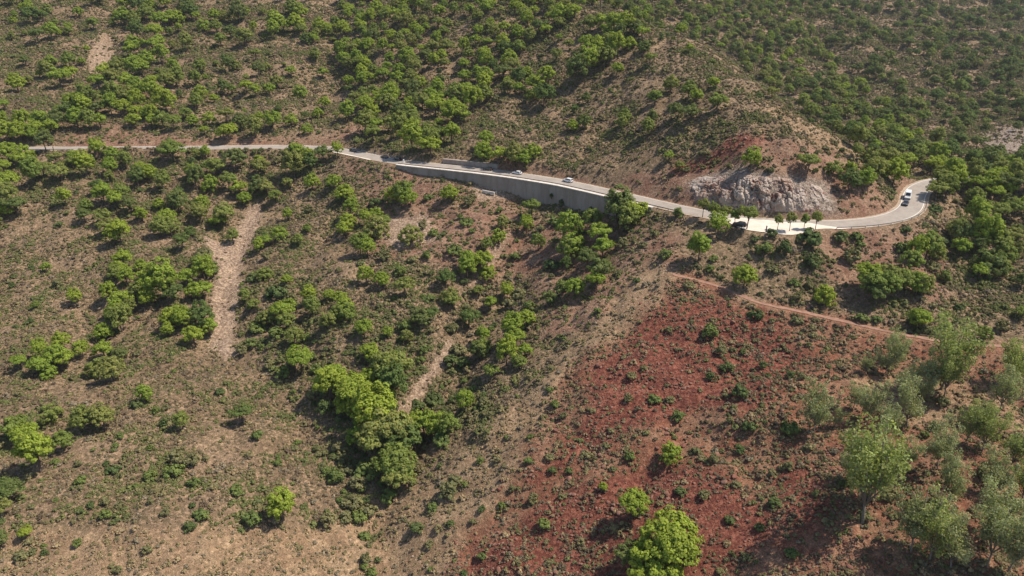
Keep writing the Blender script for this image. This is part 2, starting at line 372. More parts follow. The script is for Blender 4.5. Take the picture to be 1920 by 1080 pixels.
nt.links.new(hsum.outputs[0], bp.inputs['Height']); nt.links.new(bp.outputs[0], b.inputs['Normal'])
ny, nx = MX.shape
me = bpy.data.meshes.new('hillside')
me.vertices.add(nx * ny); me.vertices.foreach_set('co', np.stack([VX, VY, VZ], 1).astype(np.float32).ravel())
ii = (np.arange(ny - 1)[:, None] * nx + np.arange(nx - 1)[None]).ravel()
q = np.stack([ii, ii + 1, ii + nx + 1, ii + nx], 1)
me.loops.add(q.size); me.loops.foreach_set('vertex_index', q.ravel().astype(np.int32))
me.polygons.add(len(q)); me.polygons.foreach_set('loop_start', (np.arange(len(q)) * 4).astype(np.int32)); me.polygons.foreach_set('loop_total', np.full(len(q), 4, np.int32))
me.polygons.foreach_set('use_smooth', np.ones(len(q), bool)); me.update(calc_edges=True)
for nm, ch in (('soil_a', (0, 1, 2)), ('soil_b', (3, 4, 5))):
    a = me.attributes.new(nm, 'FLOAT_COLOR', 'POINT')
    a.data.foreach_set('color', np.stack([REG[k] for k in ch] + [np.ones(len(VX))], 1).astype(np.float32).ravel())
me.materials.append(gm)
tag(link('hillside', me), 'steep scrubby hillsides of brown and red earth round a gully', kind='structure')
# ------------------------------------------------------------------ road, lay-by, footpath
asph, nt, b = new_mat('asphalt', .85); g = node(nt, 'ShaderNodeNewGeometry')
f1 = noise(nt, g.outputs['Position'], .25, 5, .6, .35, .65); f2 = noise(nt, g.outputs['Position'], 2.0, 5, .7, .35, .65)
c = mixc(nt, f1, (.235, .20, .175), (.30, .262, .23)); c = mixc(nt, f2, c, mixc(nt, .5, c, (.35, .305, .26))); nt.links.new(c, b.inputs['Base Color'])
road = tag(link('road', mesh_of('road', *ribbon(RD, RN, 3.75, -3.75, .03), asph)), 'narrow sun-bleached asphalt road winding along the hillside', kind='structure')
verge = flat_mat('dusty_verge', (.33, .25, .18), .95, .22, .6)
tag(link('road_verge', mesh_of('road_verge', *ribbon(RD, RN, 4.6, -4.75, .0, .25, 3), verge)), 'dusty verge beside the asphalt', kind='structure')
paint = flat_mat('road_paint', (.62, .58, .52), .7, .12, 2.0)
sel = (RD[:, 3] > 1440)
for o1, o2 in ((3.5, 3.28), (-3.28, -3.5)):
    link('edge_line', mesh_of('edge_line', *ribbon(RD[sel], RN[sel], o1, o2, .036), paint), road)
sel = RD[:, 3] < 1330
link('edge_line', mesh_of('edge_line', *ribbon(RD[sel], RN[sel], 3.5, 3.3, .036), paint), road)
gravel, nt, b = new_mat('pale_gravel', .95); g = node(nt, 'ShaderNodeNewGeometry')
f1 = noise(nt, g.outputs['Position'], .35, 5, .65, .35, .65); f2 = noise(nt, g.outputs['Position'], 4, 4, .7, .35, .65)
c = mixc(nt, f1, (.52, .45, .37), (.70, .63, .55)); c = mixc(nt, f2, c, (.56, .48, .40)); nt.links.new(c, b.inputs['Base Color'])
k0, k1 = np.argmin(np.abs(RD[:, 3] - 1332)), np.argmin(np.abs(RD[:, 3] - 1625))
LB, LN = RD[k0:k1], RN[k0:k1]; cc_ = LB[:, 3]
lo_ = -(4.0 + 7.0 * np.exp(-((cc_ - 1450) / 62.) ** 4)); hi_ = np.interp(cc_, [1332, 1360, 1385, 1520, 1560, 1625], [-3.9, -2.5, 2.2, 1.5, -3.0, -3.75])
tag(link('gravel_layby', mesh_of('gravel_layby', *ribbon(LB, LN, hi_, lo_, .045, .8, 9), gravel)), 'pale dusty gravel lay-by beside the road below the rock face', kind='structure')
k0, k1 = np.argmin(np.abs(RD[:, 3] - 640)), np.argmin(np.abs(RD[:, 3] - 712))
tag(link('gravel_shoulder', mesh_of('gravel_shoulder', *ribbon(RD[k0:k1], RN[k0:k1], -3.8, -5.0, .02, .35, 5), gravel)), 'pale gravel shoulder at the outside of the road', kind='structure')
dirt = flat_mat('trodden_earth', (.25, .14, .098), .95, .22, .8)
tag(link('footpath', mesh_of('footpath', *ribbon(PATH, PN, .75, -.7, .02, .45, 12), dirt)), 'narrow trodden earth footpath across the red slope', kind='structure')

# ------------------------------------------------------------------ retaining walls
def strip_solid(L, N, prof, cap=True):
    """prof(k) -> closed list of (offset, z) per sample; swept into a solid"""
    V = []; Fc = []; m = None
    for k in range(len(L)):
        pr = prof(k); m = len(pr)
        for o, z in pr: V.append((L[k, 0] + N[k, 0] * o, L[k, 1] + N[k, 1] * o, z))
    for k in range(len(L) - 1):
        for i in range(m): Fc.append((k * m + i, k * m + (i + 1) % m, (k + 1) * m + (i + 1) % m, (k + 1) * m + i))
    if cap: Fc += [tuple(range(m))[::-1], tuple((len(L) - 1) * m + i for i in range(m))]
    return V, Fc
conc, nt, b = new_mat('weathered_concrete', .9); g = node(nt, 'ShaderNodeNewGeometry')
mp = node(nt, 'ShaderNodeMapping'); mp.inputs['Scale'].default_value = (1, 1, .12); nt.links.new(g.outputs['Position'], mp.inputs[0])
f1 = noise(nt, mp.outputs[0], .55, 6, .7, .38, .66); f2 = noise(nt, g.outputs['Position'], .16, 4, .6, .42, .62); f3 = noise(nt, g.outputs['Position'], 2.5, 5, .7, .3, .7)
c = mixc(nt, f1, (.32, .265, .225), (.225, .18, .15)); c = mixc(nt, f2, c, mixc(nt, .55, c, (.235, .165, .13))); c = mixc(nt, f3, c, mixc(nt, .3, c, (.33, .3, .27))); nt.links.new(c, b.inputs['Base Color'])
pale_conc = flat_mat('pale_concrete', (.56, .50, .44), .85, .2, .7)
k0, k1 = np.argmin(np.abs(RD[:, 3] - 757)), np.argmin(np.abs(RD[:, 3] - 1243)); WL, WN = RD[k0:k1 + 1], RN[k0:k1 + 1]
wz = ground(WL[:, 0] - WN[:, 0] * 7.6, WL[:, 1] - WN[:, 1] * 7.6)
root = link('retaining_wall', None, loc=WL[len(WL) // 2, :3]); root_off = np.array(root.location)
tag(root, 'tall grey concrete retaining wall with pale coping holding up the road', 'wall')
def local(vf, org): return [tuple(np.array(v) - org) for v in vf[0]], vf[1]
PANEL = 6                                            # samples per cast panel, a shallow joint between panels
for a in range(0, len(WL) - 1, PANEL):
    e_ = min(a + PANEL, len(WL) - 1); P_, N_ = WL[a:e_ + 1].copy(), WN[a:e_ + 1]
    d0 = RT[k0 + a]; d1 = RT[k0 + e_]; P_[0, :2] += d0 * .03; P_[-1, :2] -= d1 * .03
    zb = wz[a:e_ + 1] - 1.2; rr = (hash((a, 3)) % 7) * .004
    link('wall_panel', mesh_of('wall_panel', *local(strip_solid(P_, N_, lambda k: [(-5.0, P_[k, 2] + .05), (-6.15 - rr, P_[k, 2] + .05), (-6.15 - rr - .05 * (P_[k, 2] - zb[k]), zb[k]), (-5.0, zb[k])]), root_off), conc), root)
link('wall_core', mesh_of('wall_core', *local(strip_solid(WL, WN, lambda k: [(-5.03, WL[k, 2] + .0), (-6.05, WL[k, 2] + .0), (-6.05 - .05 * (WL[k, 2] - wz[k]), wz[k] - 1.3), (-5.03, wz[k] - 1.3)]), root_off), conc), root)
link('coping', mesh_of('coping', *local(strip_solid(WL, WN, lambda k: [(-4.72, WL[k, 2] + .02), (-4.72, WL[k, 2] + .38), (-6.32, WL[k, 2] + .38), (-6.32, WL[k, 2] + .053)]), root_off), pale_conc), root)
# low wall at the foot of the cut, uphill side
def low_wall(p0, p1, h, label):
    a, e_ = np.argmin(np.abs(RD[:, 3] - p0)), np.argmin(np.abs(RD[:, 3] - p1)); L, N = RD[a:e_ + 1], RN[a:e_ + 1]
    o = link('low_wall', None, loc=L[len(L) // 2, :3]); org = np.array(o.location); tag(o, label, 'wall')
    link('wall_body', mesh_of('wall_body', *local(strip_solid(L, N, lambda k: [(4.75, L[k, 2] + h), (4.6, L[k, 2] - .2), (6.4, L[k, 2] - .2), (6.4, L[k, 2] + h)]), org), conc), o)
    link('wall_cap', mesh_of('wall_cap', *local(strip_solid(L, N, lambda k: [(4.7, L[k, 2] + h + .004), (6.45, L[k, 2] + h + .004), (6.45, L[k, 2] + h + .16), (4.7, L[k, 2] + h + .16)]), org), conc), o)
low_wall(818, 922, 1.9, 'low grey concrete wall at the foot of the cut bank across the road')
# concrete drain under the wall
o = link('drain_channel', None); p, an, i = road_at(952, -8.4); gz = float(ground(p[0], p[1])); o.location = (p[0], p[1], gz)
tag(o, 'pale concrete drain kerb stepping down beside the retaining wall', 'drain')
V, Fc = [], []; box(V, Fc, (-3.0, .2, .35), (6.2, .45, 1.1), an); link('upper_kerb', mesh_of('upper_kerb', V, Fc, pale_conc), o)
V, Fc = [], []; box(V, Fc, (.35, 0, -.5), (.5, .55, 2.6), an); link('down_kerb', mesh_of('down_kerb', V, Fc, pale_conc), o)
V, Fc = [], []; tube(V, Fc, [(.2, -.3, -1.1), (2.4, -.8, -1.5), (5.4, -1.6, -2.3)], [.28, .28, .25], 6); link('lower_kerb', mesh_of('lower_kerb', V, Fc, pale_conc), o)

# ------------------------------------------------------------------ guardrails
steel = flat_mat('dull_steel', (.34, .31, .29), .55, .2, 2.0, .3)
rust = flat_mat('dark_steel', (.13, .11, .1), .7, .25, 2.0, .2)
def guardrail(p0, p1, off, label, m, step=3, h=.72, i0=None, i1=None):
    a = int(np.argmin(np.abs(RD[:, 3] - p0))) if i0 is None else i0; e_ = int(np.argmin(np.abs(RD[:, 3] - p1))) if i1 is None else i1
    L, N = RD[a:e_ + 1], RN[a:e_ + 1]; org = L[len(L) // 2, :3].copy(); o = link('guardrail', None, loc=org); tag(o, label, 'guardrail', 'guardrails along the road')
    s = 1 if off > 0 else -1
    pr = [(0, h - .30), (.06, h - .22), (0, h - .15), (.06, h - .08), (0, h), (-.04, h), (-.04, h - .30)]
    link('rail', mesh_of('rail', *local(strip_solid(L, N, lambda k: [(off - s * u, L[k, 2] + v) for u, v in pr]), org), m), o)
    V, Fc = [], []; box(V, Fc, (0, 0, h / 2 - .15), (.12, .16, h + .3)); pm_ = mesh_of('post', V, Fc, m)
    for k in range(0, len(L), step):
        q = link('post', pm_, o); q.location = (L[k, 0] + N[k, 0] * (off + s * .16) - org[0], L[k, 1] + N[k, 1] * (off + s * .16) - org[1], L[k, 2] - org[2])
        q.rotation_euler.z = math.atan2(RT[a + k, 1], RT[a + k, 0])
guardrail(757, 1290, -4.45, 'dark steel guardrail along the top of the tall retaining wall', rust, 3)
ib = int(np.argmin(np.abs(RD[:, 3] - 1560))); ie = int(np.argmin(np.hypot(RD[:, 0] - at_z(1725, 362, 1.5)[0], RD[:, 1] - at_z(1725, 362, 1.5)[1])))
guardrail(0, 0, -4.5, 'steel guardrail curving round the outside of the hairpin bend', steel, 3, i0=ib, i1=ie)
guardrail(60, 145, -4.4, 'short steel guardrail by the road under the umbrella pines', steel, 3)
guardrail(640, 750, 4.2, 'steel guardrail at the foot of the shaded bank', steel, 3, .6)
wood = flat_mat('grey_wood', (.10, .085, .07), .9, .2, 4)
def post(name, label, px, py, h, r, m, cap=None):
    x, y, z, t, ok = hit(px, py); o = link(name, None, loc=(x[0], y[0], z[0])); tag(o, label, 'post')
    V, Fc = [], []; tube(V, Fc, [(0, 0, -.3), (0, 0, h * .5), (.02, 0, h)], [r, r * .97, r * .9], 8); link('shaft', mesh_of('shaft', V, Fc, m), o)
    V, Fc = [], []; tube(V, Fc, [(.02, 0, h + .003), (.02, 0, h + r), (.02, 0, h + 1.3 * r)], [r * 1.15, r * 1.1, r * .6], 8); link('cap', mesh_of('cap', V, Fc, cap or m), o)
post('marker_post', 'dark weathered post at the edge of the gravel lay-by', 1436, 436, 2.0, .2, wood)
post('marker_post', 'dark leaning post by the guardrail under the umbrella pines', 101, 284, 2.2, .2, wood)
white = flat_mat('white_paint', (.75, .73, .7), .6, .06)
post('marker_post', 'small white marker post beside the dark cars', 757, 305, 1.1, .28, white)

# ------------------------------------------------------------------ rock face above the lay-by
rk, nt, b = new_mat('grey_rock', .9); g = node(nt, 'ShaderNodeNewGeometry')
f1 = noise(nt, g.outputs['Position'], .12, 5, .6, .42, .6); f2 = noise(nt, g.outputs['Position'], .9, 6, .7, .38, .62); f3 = noise(nt, g.outputs['Position'], .28, 5, .7, .52, .64)
c = mixc(nt, f1, (.45, .375, .315), (.32, .215, .165)); c = mixc(nt, f2, mixc(nt, .4, c, (.22, .175, .15)), c); c = mixc(nt, f3, c, (.165, .075, .055)); nt.links.new(c, b.inputs['Base Color'])
bp = node(nt, 'ShaderNodeBump'); bp.inputs['Strength'].default_value = .6; bp.inputs['Distance'].default_value = .3; nt.links.new(f2, bp.inputs['Height']); nt.links.new(bp.outputs[0], b.inputs['Normal'])
a, e_ = np.argmin(np.abs(RD[:, 3] - 1236)), np.argmin(np.abs(RD[:, 3] - 1600))
s_ = np.arange(0, (e_ - a) * 1.5, .32); nv = 64
Lx = [np.interp(s_, np.arange(e_ - a + 1) * 1.5, RD[a:e_ + 1, k]) for k in range(4)]; Nx = [np.interp(s_, np.arange(e_ - a + 1) * 1.5, RN[a:e_ + 1, k]) for k in (0, 1)]
SS, VV = np.meshgrid(s_, np.linspace(0, 1, nv), indexing='ij')
colp = np.repeat(Lx[3][:, None], nv, 1)
env = np.clip((colp - 1232) / 95, 0, 1) * np.clip((1605 - colp) / 130, 0, 1)
run = 1.0 + 10.5 * VV
bx_ = np.repeat(Lx[0][:, None], nv, 1) + np.repeat(Nx[0][:, None], nv, 1) * (4.9 + run); by_ = np.repeat(Lx[1][:, None], nv, 1) + np.repeat(Nx[1][:, None], nv, 1) * (4.9 + run)
tz = ground(bx_, by_)
# slanting ribs and blocks
tt = SS + VV * 4.0
def cells(u, v, su, sv, seed):
    """flat-topped blocks: random height per cell, plus distance to the cell's edge"""
    uu = u / su + .35 * perlin(u / 3, v / 3, seed + 1); vv_ = v / sv + .35 * perlin(u / 3 + 9, v / 3, seed + 2)
    iu = np.floor(uu); off = (_hash(iu, iu * 0 + 3, seed) & 255) / 255.; vv_ = vv_ + off; iv = np.floor(vv_)
    h = (_hash(iu, iv, seed + 5) & 1023) / 1023.; fu = uu - iu; fv = vv_ - iv
    tilt = ((_hash(iu, iv, seed + 7) & 1023) / 1023. - .5) * (fu - .5) + ((_hash(iu, iv, seed + 8) & 1023) / 1023. - .5) * (fv - .5)
    return h + .9 * tilt - .5 * np.exp(-np.minimum(np.minimum(fu, 1 - fu), np.minimum(fv, 1 - fv)) * 14)
Z_ = VV * 13
disp = 1.2 * fbm(tt, VV * 4, 7.5, 2, 61) + 1.9 * cells(tt, Z_, 5.2, 5.0, 71) + 1.25 * cells(tt + 3, Z_, 2.1, 2.4, 81) + .55 * cells(tt, Z_, .95, 1.1, 91) - 1.1
disp = env * np.clip(np.minimum(VV * 7, (1 - VV) * 3.2 + .25 * fbm(SS, VV, 3, 2, 7)), 0, 1) * (disp + .55) - .25 * (1 - env * np.clip(np.sin(VV * pi) * 6, 0, 1))
nrm = .72
X_ = bx_ - np.repeat(Nx[0][:, None], nv, 1) * disp * nrm; Y_ = by_ - np.repeat(Nx[1][:, None], nv, 1) * disp * nrm; ZZ = tz + disp * .55
V = np.stack([X_, Y_, ZZ], -1).reshape(-1, 3); Fc = [(i * nv + j, (i + 1) * nv + j, (i + 1) * nv + j + 1, i * nv + j + 1) for i in range(len(s_) - 1) for j in range(nv - 1)]
tag(link('rock_face', mesh_of('rock_face', V, Fc, rk)), 'fractured grey rock cutting rising above the gravel lay-by', kind='structure')
# ------------------------------------------------------------------ vehicles
glass = flat_mat('dark_glass', (.02, .022, .025), .12, .1, 2, 0, .6); tyre = flat_mat('tyre_rubber', (.025, .025, .025), .9, .1); rimm = flat_mat('wheel_metal', (.45, .45, .46), .35, .08, 3, .8)
lampm = flat_mat('lamp_glass', (.7, .7, .66), .2, .05); redl = flat_mat('tail_lamp', (.35, .02, .02), .3, .05)
def paintm(name, col):
    m = flat_mat(name, col, .3, .04, 1.5, 0, .5); m.node_tree.nodes['Principled BSDF'].inputs['Coat Weight'].default_value = .5; return m
def loft(rows):
    """rows: list of rings with equal vertex counts"""
    V = []; Fc = []; m = len(rows[0])
    for r in rows: V += r
    for k in range(len(rows) - 1):
        for i in range(m): Fc.append((k * m + i, k * m + (i + 1) % m, (k + 1) * m + (i + 1) % m, (k + 1) * m + i))
    Fc += [tuple(range(m))[::-1], tuple((len(rows) - 1) * m + i for i in range(m))]
    return V, Fc
def car(label, loc, rz, col, kind='hatch', group='cars on the road'):
    van = kind == 'van'; L, W_, H = (5.4, 2.05, 2.5) if van else ((4.5, 1.82, 1.68) if kind == 'suv' else (4.3, 1.78, 1.47))
    o = link('van' if van else 'car', None, loc=loc); o.rotation_euler.z = rz; tag(o, label, 'van' if van else 'car', group)
    pm = paintm('car_paint', col); hw = W_ / 2; sill = .28; belt = H * (.52 if van else .60)
    def ring(x, zt, k=1.0): return [(x, -hw * k, sill + .12), (x, -hw * k * .93, sill), (x, hw * k * .93, sill), (x, hw * k, sill + .12), (x, hw * k, zt - .12), (x, hw * k * .9, zt), (x, -hw * k * .9, zt), (x, -hw * k, zt - .12)]
    xs = [(-.5, belt * .86, .88), (-.47, belt * .97, .96), (-.30, belt, 1), (.10, belt, 1), (.36, belt * .90, .98), (.46, belt * .80, .93), (.5, belt * .68, .84)]
    link('body', mesh_of('body', *loft([ring(a * L, z, k) for a, z, k in xs]), pm), o)
    # cabin: glass block with painted roof
    if van: cab = [(-.49, belt - .05), (-.47, H - .08), (.26, H - .05), (.40, belt - .05)]
    elif kind == 'suv': cab = [(-.485, belt - .05), (-.44, H - .08), (.06, H - .05), (.26, belt - .05)]
    else: cab = [(-.46, belt - .05), (-.33, H - .08), (.03, H - .05), (.24, belt - .05)]
    (xa, za), (xb, zb), (xc, zc), (xd, zd) = [(a * L, z) for a, z in cab]; wb, wt = hw * .93, hw * .78
    def quad(nm, pts, m, par): link(nm, mesh_of(nm, pts + [(x * .98, y * .9, z - .04) for x, y, z in pts], [(0, 1, 2, 3), (7, 6, 5, 4), (0, 4, 5, 1), (1, 5, 6, 2), (2, 6, 7, 3), (3, 7, 4, 0)], m), par)
    V = [(xa, -wb, za), (xd, -wb, zd), (xd, wb, zd), (xa, wb, za), (xb, -wt, zb), (xc, -wt, zc), (xc, wt, zc), (xb, wt, zb)]
    cb = link('cabin', mesh_of('cabin', V, [(0, 3, 2, 1), (4, 5, 6, 7), (0, 1, 5, 4), (1, 2, 6, 5), (2, 3, 7, 6), (3, 0, 4, 7)], pm), o)
    def face(nm, a, b_, c, d, out, k0=.08, k1=.92, side=0):
        A, B, C, D = [Vector(p) for p in (a, b_, c, d)]; n = Vector(out) * .012
        def bi(u, v): return (A.lerp(B, u)).lerp(D.lerp(C, u), v) + n
        P4 = [bi(k0, .12), bi(k1, .12), bi(k1, .88), bi(k0, .88)]; P8 = [tuple(p) for p in P4] + [tuple(p - n * 1.5) for p in P4]
        link(nm, mesh_of(nm, P8, [(0, 1, 2, 3), (7, 6, 5, 4), (0, 4, 5, 1), (1, 5, 6, 2), (2, 6, 7, 3), (3, 7, 4, 0)], glass), cb)
    face('windscreen', V[1], V[2], V[6], V[5], (1, 0, .4)); face('rear_window', V[3], V[0], V[4], V[7], (-1, 0, .3))
    k1 = .45 if van else .92
    face('side_window', V[0], V[1], V[5], V[4], (0, -1, .2), (.62 if van else .08), .93); face('side_window', V[2], V[3], V[7], V[6], (0, 1, .2), .07, (.38 if van else .92))
    r = .36 if kind != 'hatch' else .32
    V2, F2 = [], []; tube(V2, F2, [(0, -.11, 0), (0, -.09, 0), (0, .09, 0), (0, .11, 0)], [r * .85, r, r, r * .85], 14); tm = mesh_of('tyre', V2, F2, tyre)
    V2, F2 = [], []; tube(V2, F2, [(0, -.125, 0), (0, 0, 0), (0, .125, 0)], [r * .58] * 3, 10); rm = mesh_of('rim', V2, F2, rimm)
    for a in (-.31, .30):
        for s in (-1, 1):
            wv = link('wheel', tm, o, (a * L, s * (hw - .09), r)); link('rim', rm, wv)
    for s in (-1, 1):
        V2, F2 = [], []; box(V2, F2, (.478 * L, s * hw * .66, belt * .66), (.16, .36, .16)); link('headlight', mesh_of('headlight', V2, F2, lampm), o)
        V2, F2 = [], []; box(V2, F2, (-.492 * L, s * hw * .74, belt * .74), (.12, .22, .28)); link('tail_light', mesh_of('tail_light', V2, F2, redl), o)
    for nm, a in (('front_bumper', .487), ('rear_bumper', -.49)):
        V2, F2 = [], []; box(V2, F2, (a * L, 0, .42), (.2, W_ * .86, .2)); link(nm, mesh_of(nm, V2, F2, tyre), o)
    return o
def on_road(px, off, flip, label, col, kind='hatch'):
    p, an, i = road_at(px, off, .03); return car(label, tuple(p), an + (pi if flip else 0), col, kind)
WHITE = (.72, .72, .72); BLACK = (.018, .017, .018)
on_road(1058, 1.7, True, 'white sport utility car driving above the retaining wall', WHITE, 'suv')
on_road(966, 1.5, True, 'white hatchback driving between the dark car and the white utility car', (.66, .66, .66))
on_road(911, 1.6, True, 'dark car driving past the low concrete wall', (.03, .02, .02))
on_road(742, 1.8, True, 'dark car next to the small white marker post', (.025, .022, .025))
on_road(716, 1.7, True, 'black car on the road before the retaining wall begins', BLACK)
on_road(657, 1.7, False, 'dark grey car by the gravel shoulder at the shaded bank', (.05, .048, .05))
p, an, i = road_at(1397, -6.6, .05); car('black car parked on the gravel lay-by under a pine', tuple(p), an + pi, BLACK)
def near_px(px, py, z, off, flip, label, col, kind):
    q = at_z(px, py, z); i = int(np.argmin(np.hypot(RD[:, 0] - q[0], RD[:, 1] - q[1]))); p = RD[i, :3].copy(); p[:2] += RN[i] * off; p[2] += .03
    return car(label, tuple(p), math.atan2(RT[i, 1], RT[i, 0]) + (pi if flip else 0), col, kind)
near_px(1712, 373, 1.1, 1.9, True, 'white van coming round the hairpin bend behind a dark car', (.74, .73, .71), 'van')
near_px(1710, 386, .8, 1.9, True, 'dark car leading the white van into the hairpin bend', (.05, .05, .055), 'hatch')
# ------------------------------------------------------------------ plants: meshes
bark = flat_mat('grey_brown_bark', (.10, .072, .055), .9, .25, 3)
pale_bark = flat_mat('pale_bark', (.17, .14, .115), .85, .3, 3)
PINE = [leaf_mat('pine_needles_bright', (.285, .345, .052), (.225, .305, .052), .38), leaf_mat('pine_needles', (.190, .250, .058), (.245, .258, .080), .38), leaf_mat('pine_needles_dark', (.120, .175, .050), (.165, .195, .066), .38)]
SHRUB = [leaf_mat('shrub_leaves', (.165, .205, .058), (.140, .185, .058)), leaf_mat('shrub_leaves_olive', (.215, .200, .096), (.170, .175, .080), .28), leaf_mat('shrub_leaves_dark', (.090, .130, .044), (.120, .150, .055), .28)]
EUC = [leaf_mat('eucalyptus_leaves', (.330, .345, .190), (.270, .300, .150), .38), leaf_mat('eucalyptus_leaves_green', (.290, .330, .110), (.255, .300, .110), .38)]
DRY = [leaf_mat('scrub_olive', (.230, .195, .100), (.180, .165, .080), .15), leaf_mat('scrub_brown', (.190, .140, .092), (.140, .108, .072), .15), leaf_mat('scrub_grey', (.265, .215, .150), (.205, .175, .120), .15), leaf_mat('scrub_straw', (.36, .275, .165), (.30, .225, .13), .15), leaf_mat('scrub_green', (.180, .190, .072), (.142, .162, .062), .2)]
def leaves(clumps, per, leaf, rng, up=.35, flat=.75, spike=1.0, mid=None):
    """clumps: (centre, radius, shade). Small leaf-tuft faces spread through every clump."""
    V = []; T = []
    for (c, r, sh) in clumps:
        n = per
        d = rng.normal(size=(n, 3)); d /= np.linalg.norm(d, axis=1)[:, None]
        rad = r * rng.uniform(.45, 1.0, n) ** .6
        p = c + d * rad[:, None] * np.array([1, 1, flat])
        nn = d * .7 + rng.normal(size=(n, 3)) * .33; nn[:, 2] += up
        if mid is not None: od = p - mid; nn += .6 * od / (np.linalg.norm(od, axis=1)[:, None] + 1e-6)
        nn /= np.linalg.norm(nn, axis=1)[:, None]
        a = np.cross(nn, rng.normal(size=(n, 3))); a /= np.linalg.norm(a, axis=1)[:, None]; b_ = np.cross(nn, a)
        s = leaf * rng.uniform(.6, 1.35, n)[:, None]
        k = rng.uniform(.82, 1.12, n) * sh
        V.append(np.stack([p - a * s * .55 - b_ * s * .5, p + a * s * .6 - b_ * s * .35, p + a * s * .35 + b_ * s * .62 * spike, p - a * s * .45 + b_ * s * .45], 1).reshape(-1, 3))
        T.append(np.repeat(np.stack([k * rng.uniform(.94, 1.1, n), k, k * rng.uniform(.85, 1.1, n)], 1), 4, 0))
    V = np.concatenate(V); T = np.concatenate(T)
    return V, np.arange(len(V)).reshape(-1, 4), T
def pine_geo(seed, style):
    """crown one unit wide; trunk foot at the origin"""
    rng = np.random.default_rng(seed); cl = []; limbs = []
    if style == 'dome': H0, rz, lobes, n = .52, .40, 5, 92
    elif style == 'flat': H0, rz, lobes, n = .58, .27, 6, 70
    elif style == 'tall': H0, rz, lobes, n = .70, .54, 6, 96
    else: H0, rz, lobes, n = .40, .40, 5, 70                     # young, bushy to the ground
    lob = []
    for i in range(lobes):
        an = 2 * pi * (i + rng.uniform(-.3, .3)) / lobes; q = rng.uniform(.11, .21)
        lob.append((np.array([cos(an) * q, sin(an) * q, H0 + rng.uniform(-.5, .45) * rz * .55]), rng.uniform(.25, .33)))
    lob.append((np.array([rng.uniform(-.06, .06), rng.uniform(-.06, .06), H0 + rz * .45]), .27))
    for k in range(n):
        c, r = lob[k % len(lob)]; d = rng.normal(size=3); d[2] = abs(d[2]) * 1.15 - .45; d /= np.linalg.norm(d)
        p = c + d * r * np.array([1, 1, .8 * rz / .36]) * rng.uniform(.75, 1.05)
        cl.append((p, rng.uniform(.065, .11), rng.uniform(.80, 1.16)))
    L = leaves(cl, 52, .034, rng, .35, .75, mid=np.array([0, 0, H0 - .1]))
    V, Fc = [], []; th = .03 if style != 'bush' else .02
    bend = rng.uniform(-.06, .06, 2); top = (bend[0], bend[1], H0)
    tube(V, Fc, [(0, 0, -.12), (0, 0, .02), (bend[0] * .6, bend[1] * .6, H0 * .5), top], [th * 1.25, th, th * .75, th * .4], 6)
    for c, r in lob:
        st = Vector((bend[0] * .7, bend[1] * .7, H0 * rng.uniform(.45, .75))); e2 = Vector(tuple(c)); md = st.lerp(e2, .5) + Vector((0, 0, -.03)); tube(V, Fc, [tuple(st), tuple(md), tuple(e2)], [th * .42, th * .33, th * .16], 4)
    return L, (V, Fc)
def shrub_geo(seed, n=26, per=20, h=.62, leaf=.085):
    rng = np.random.default_rng(seed); cl = []
    for k in range(n):
        an = rng.uniform(0, 2 * pi); q = .40 * rng.uniform(0, 1) ** .55; z = h * (1 - (q / .52) ** 2) * rng.uniform(.45, 1.0)
        cl.append((np.array([cos(an) * q * rng.uniform(.8, 1.1), sin(an) * q, z + .02]), rng.uniform(.10, .16), rng.uniform(.8, 1.15)))
    return leaves(cl, per, leaf, rng, .3, .8, mid=np.array([0, 0, 0.]))
def euc_geo(seed):
    """height about one unit: slim forked trunk, loose hanging clumps"""
    rng = np.random.default_rng(seed); V, Fc = [], []; cl = []
    lean = rng.uniform(-.1, .1, 2); fork = Vector((lean[0] * .4, lean[1] * .4, rng.uniform(.12, .2)))
    tube(V, Fc, [(0, 0, -.08), (0, 0, .02), tuple(fork)], [.017, .013, .011], 6)
    nb = 9
    for i in range(nb):
        an = 2 * pi * (i + rng.uniform(-.35, .35)) / nb; q = rng.uniform(.10, .30) if i else .04
        tip = Vector((lean[0] + cos(an) * q, lean[1] + sin(an) * q, rng.uniform(.42, .95) if i else .97)); md = fork.lerp(tip, .5) + Vector((cos(an) * .03, sin(an) * .03, -.02))
        tube(V, Fc, [tuple(fork), tuple(md), tuple(tip)], [.008, .006, .002], 5)
        for k in range(14):
            c = np.array(fork.lerp(tip, rng.uniform(.42, 1.05))) + rng.normal(size=3) * np.array([.055, .055, .06])
            cl.append((c, rng.uniform(.04, .085), rng.uniform(.75, 1.2)))
    return leaves(cl, 40, .0145, rng, .15, 1.15, 1.5), (V, Fc)
def rock_geo(seed, n=2):
    rng = np.random.default_rng(seed); bm = bmesh.new(); bmesh.ops.create_icosphere(bm, subdivisions=n, radius=.5)
    pl = [(Vector(rng.normal(size=3)).normalized(), rng.uniform(.26, .42)) for _ in range(9)]
    for v in bm.verts:
        for d, k in pl:
            s = v.co.dot(d)
            if s > k: v.co -= d * (s - k)
        v.co *= 1 + rng.uniform(-.05, .05); v.co.z *= .75
    me = bpy.data.meshes.new('rock'); bm.to_mesh(me); bm.free(); return me
STYLES = ['dome', 'dome', 'flat', 'tall', 'bush', 'dome', 'flat', 'tall']
PG = [pine_geo(100 + i, st) for i, st in enumerate(STYLES)]
PCROWN = [[mesh_of('pine_crown', L[0], L[1], m, tint=L[2]) for (L, T) in PG] for m in PINE]
PTRUNK = [mesh_of('pine_trunk', T[0], T[1], bark, True) for (L, T) in PG]
SG = [shrub_geo(200 + i, h=(.62, .5, .75, .55)[i % 4]) for i in range(4)]
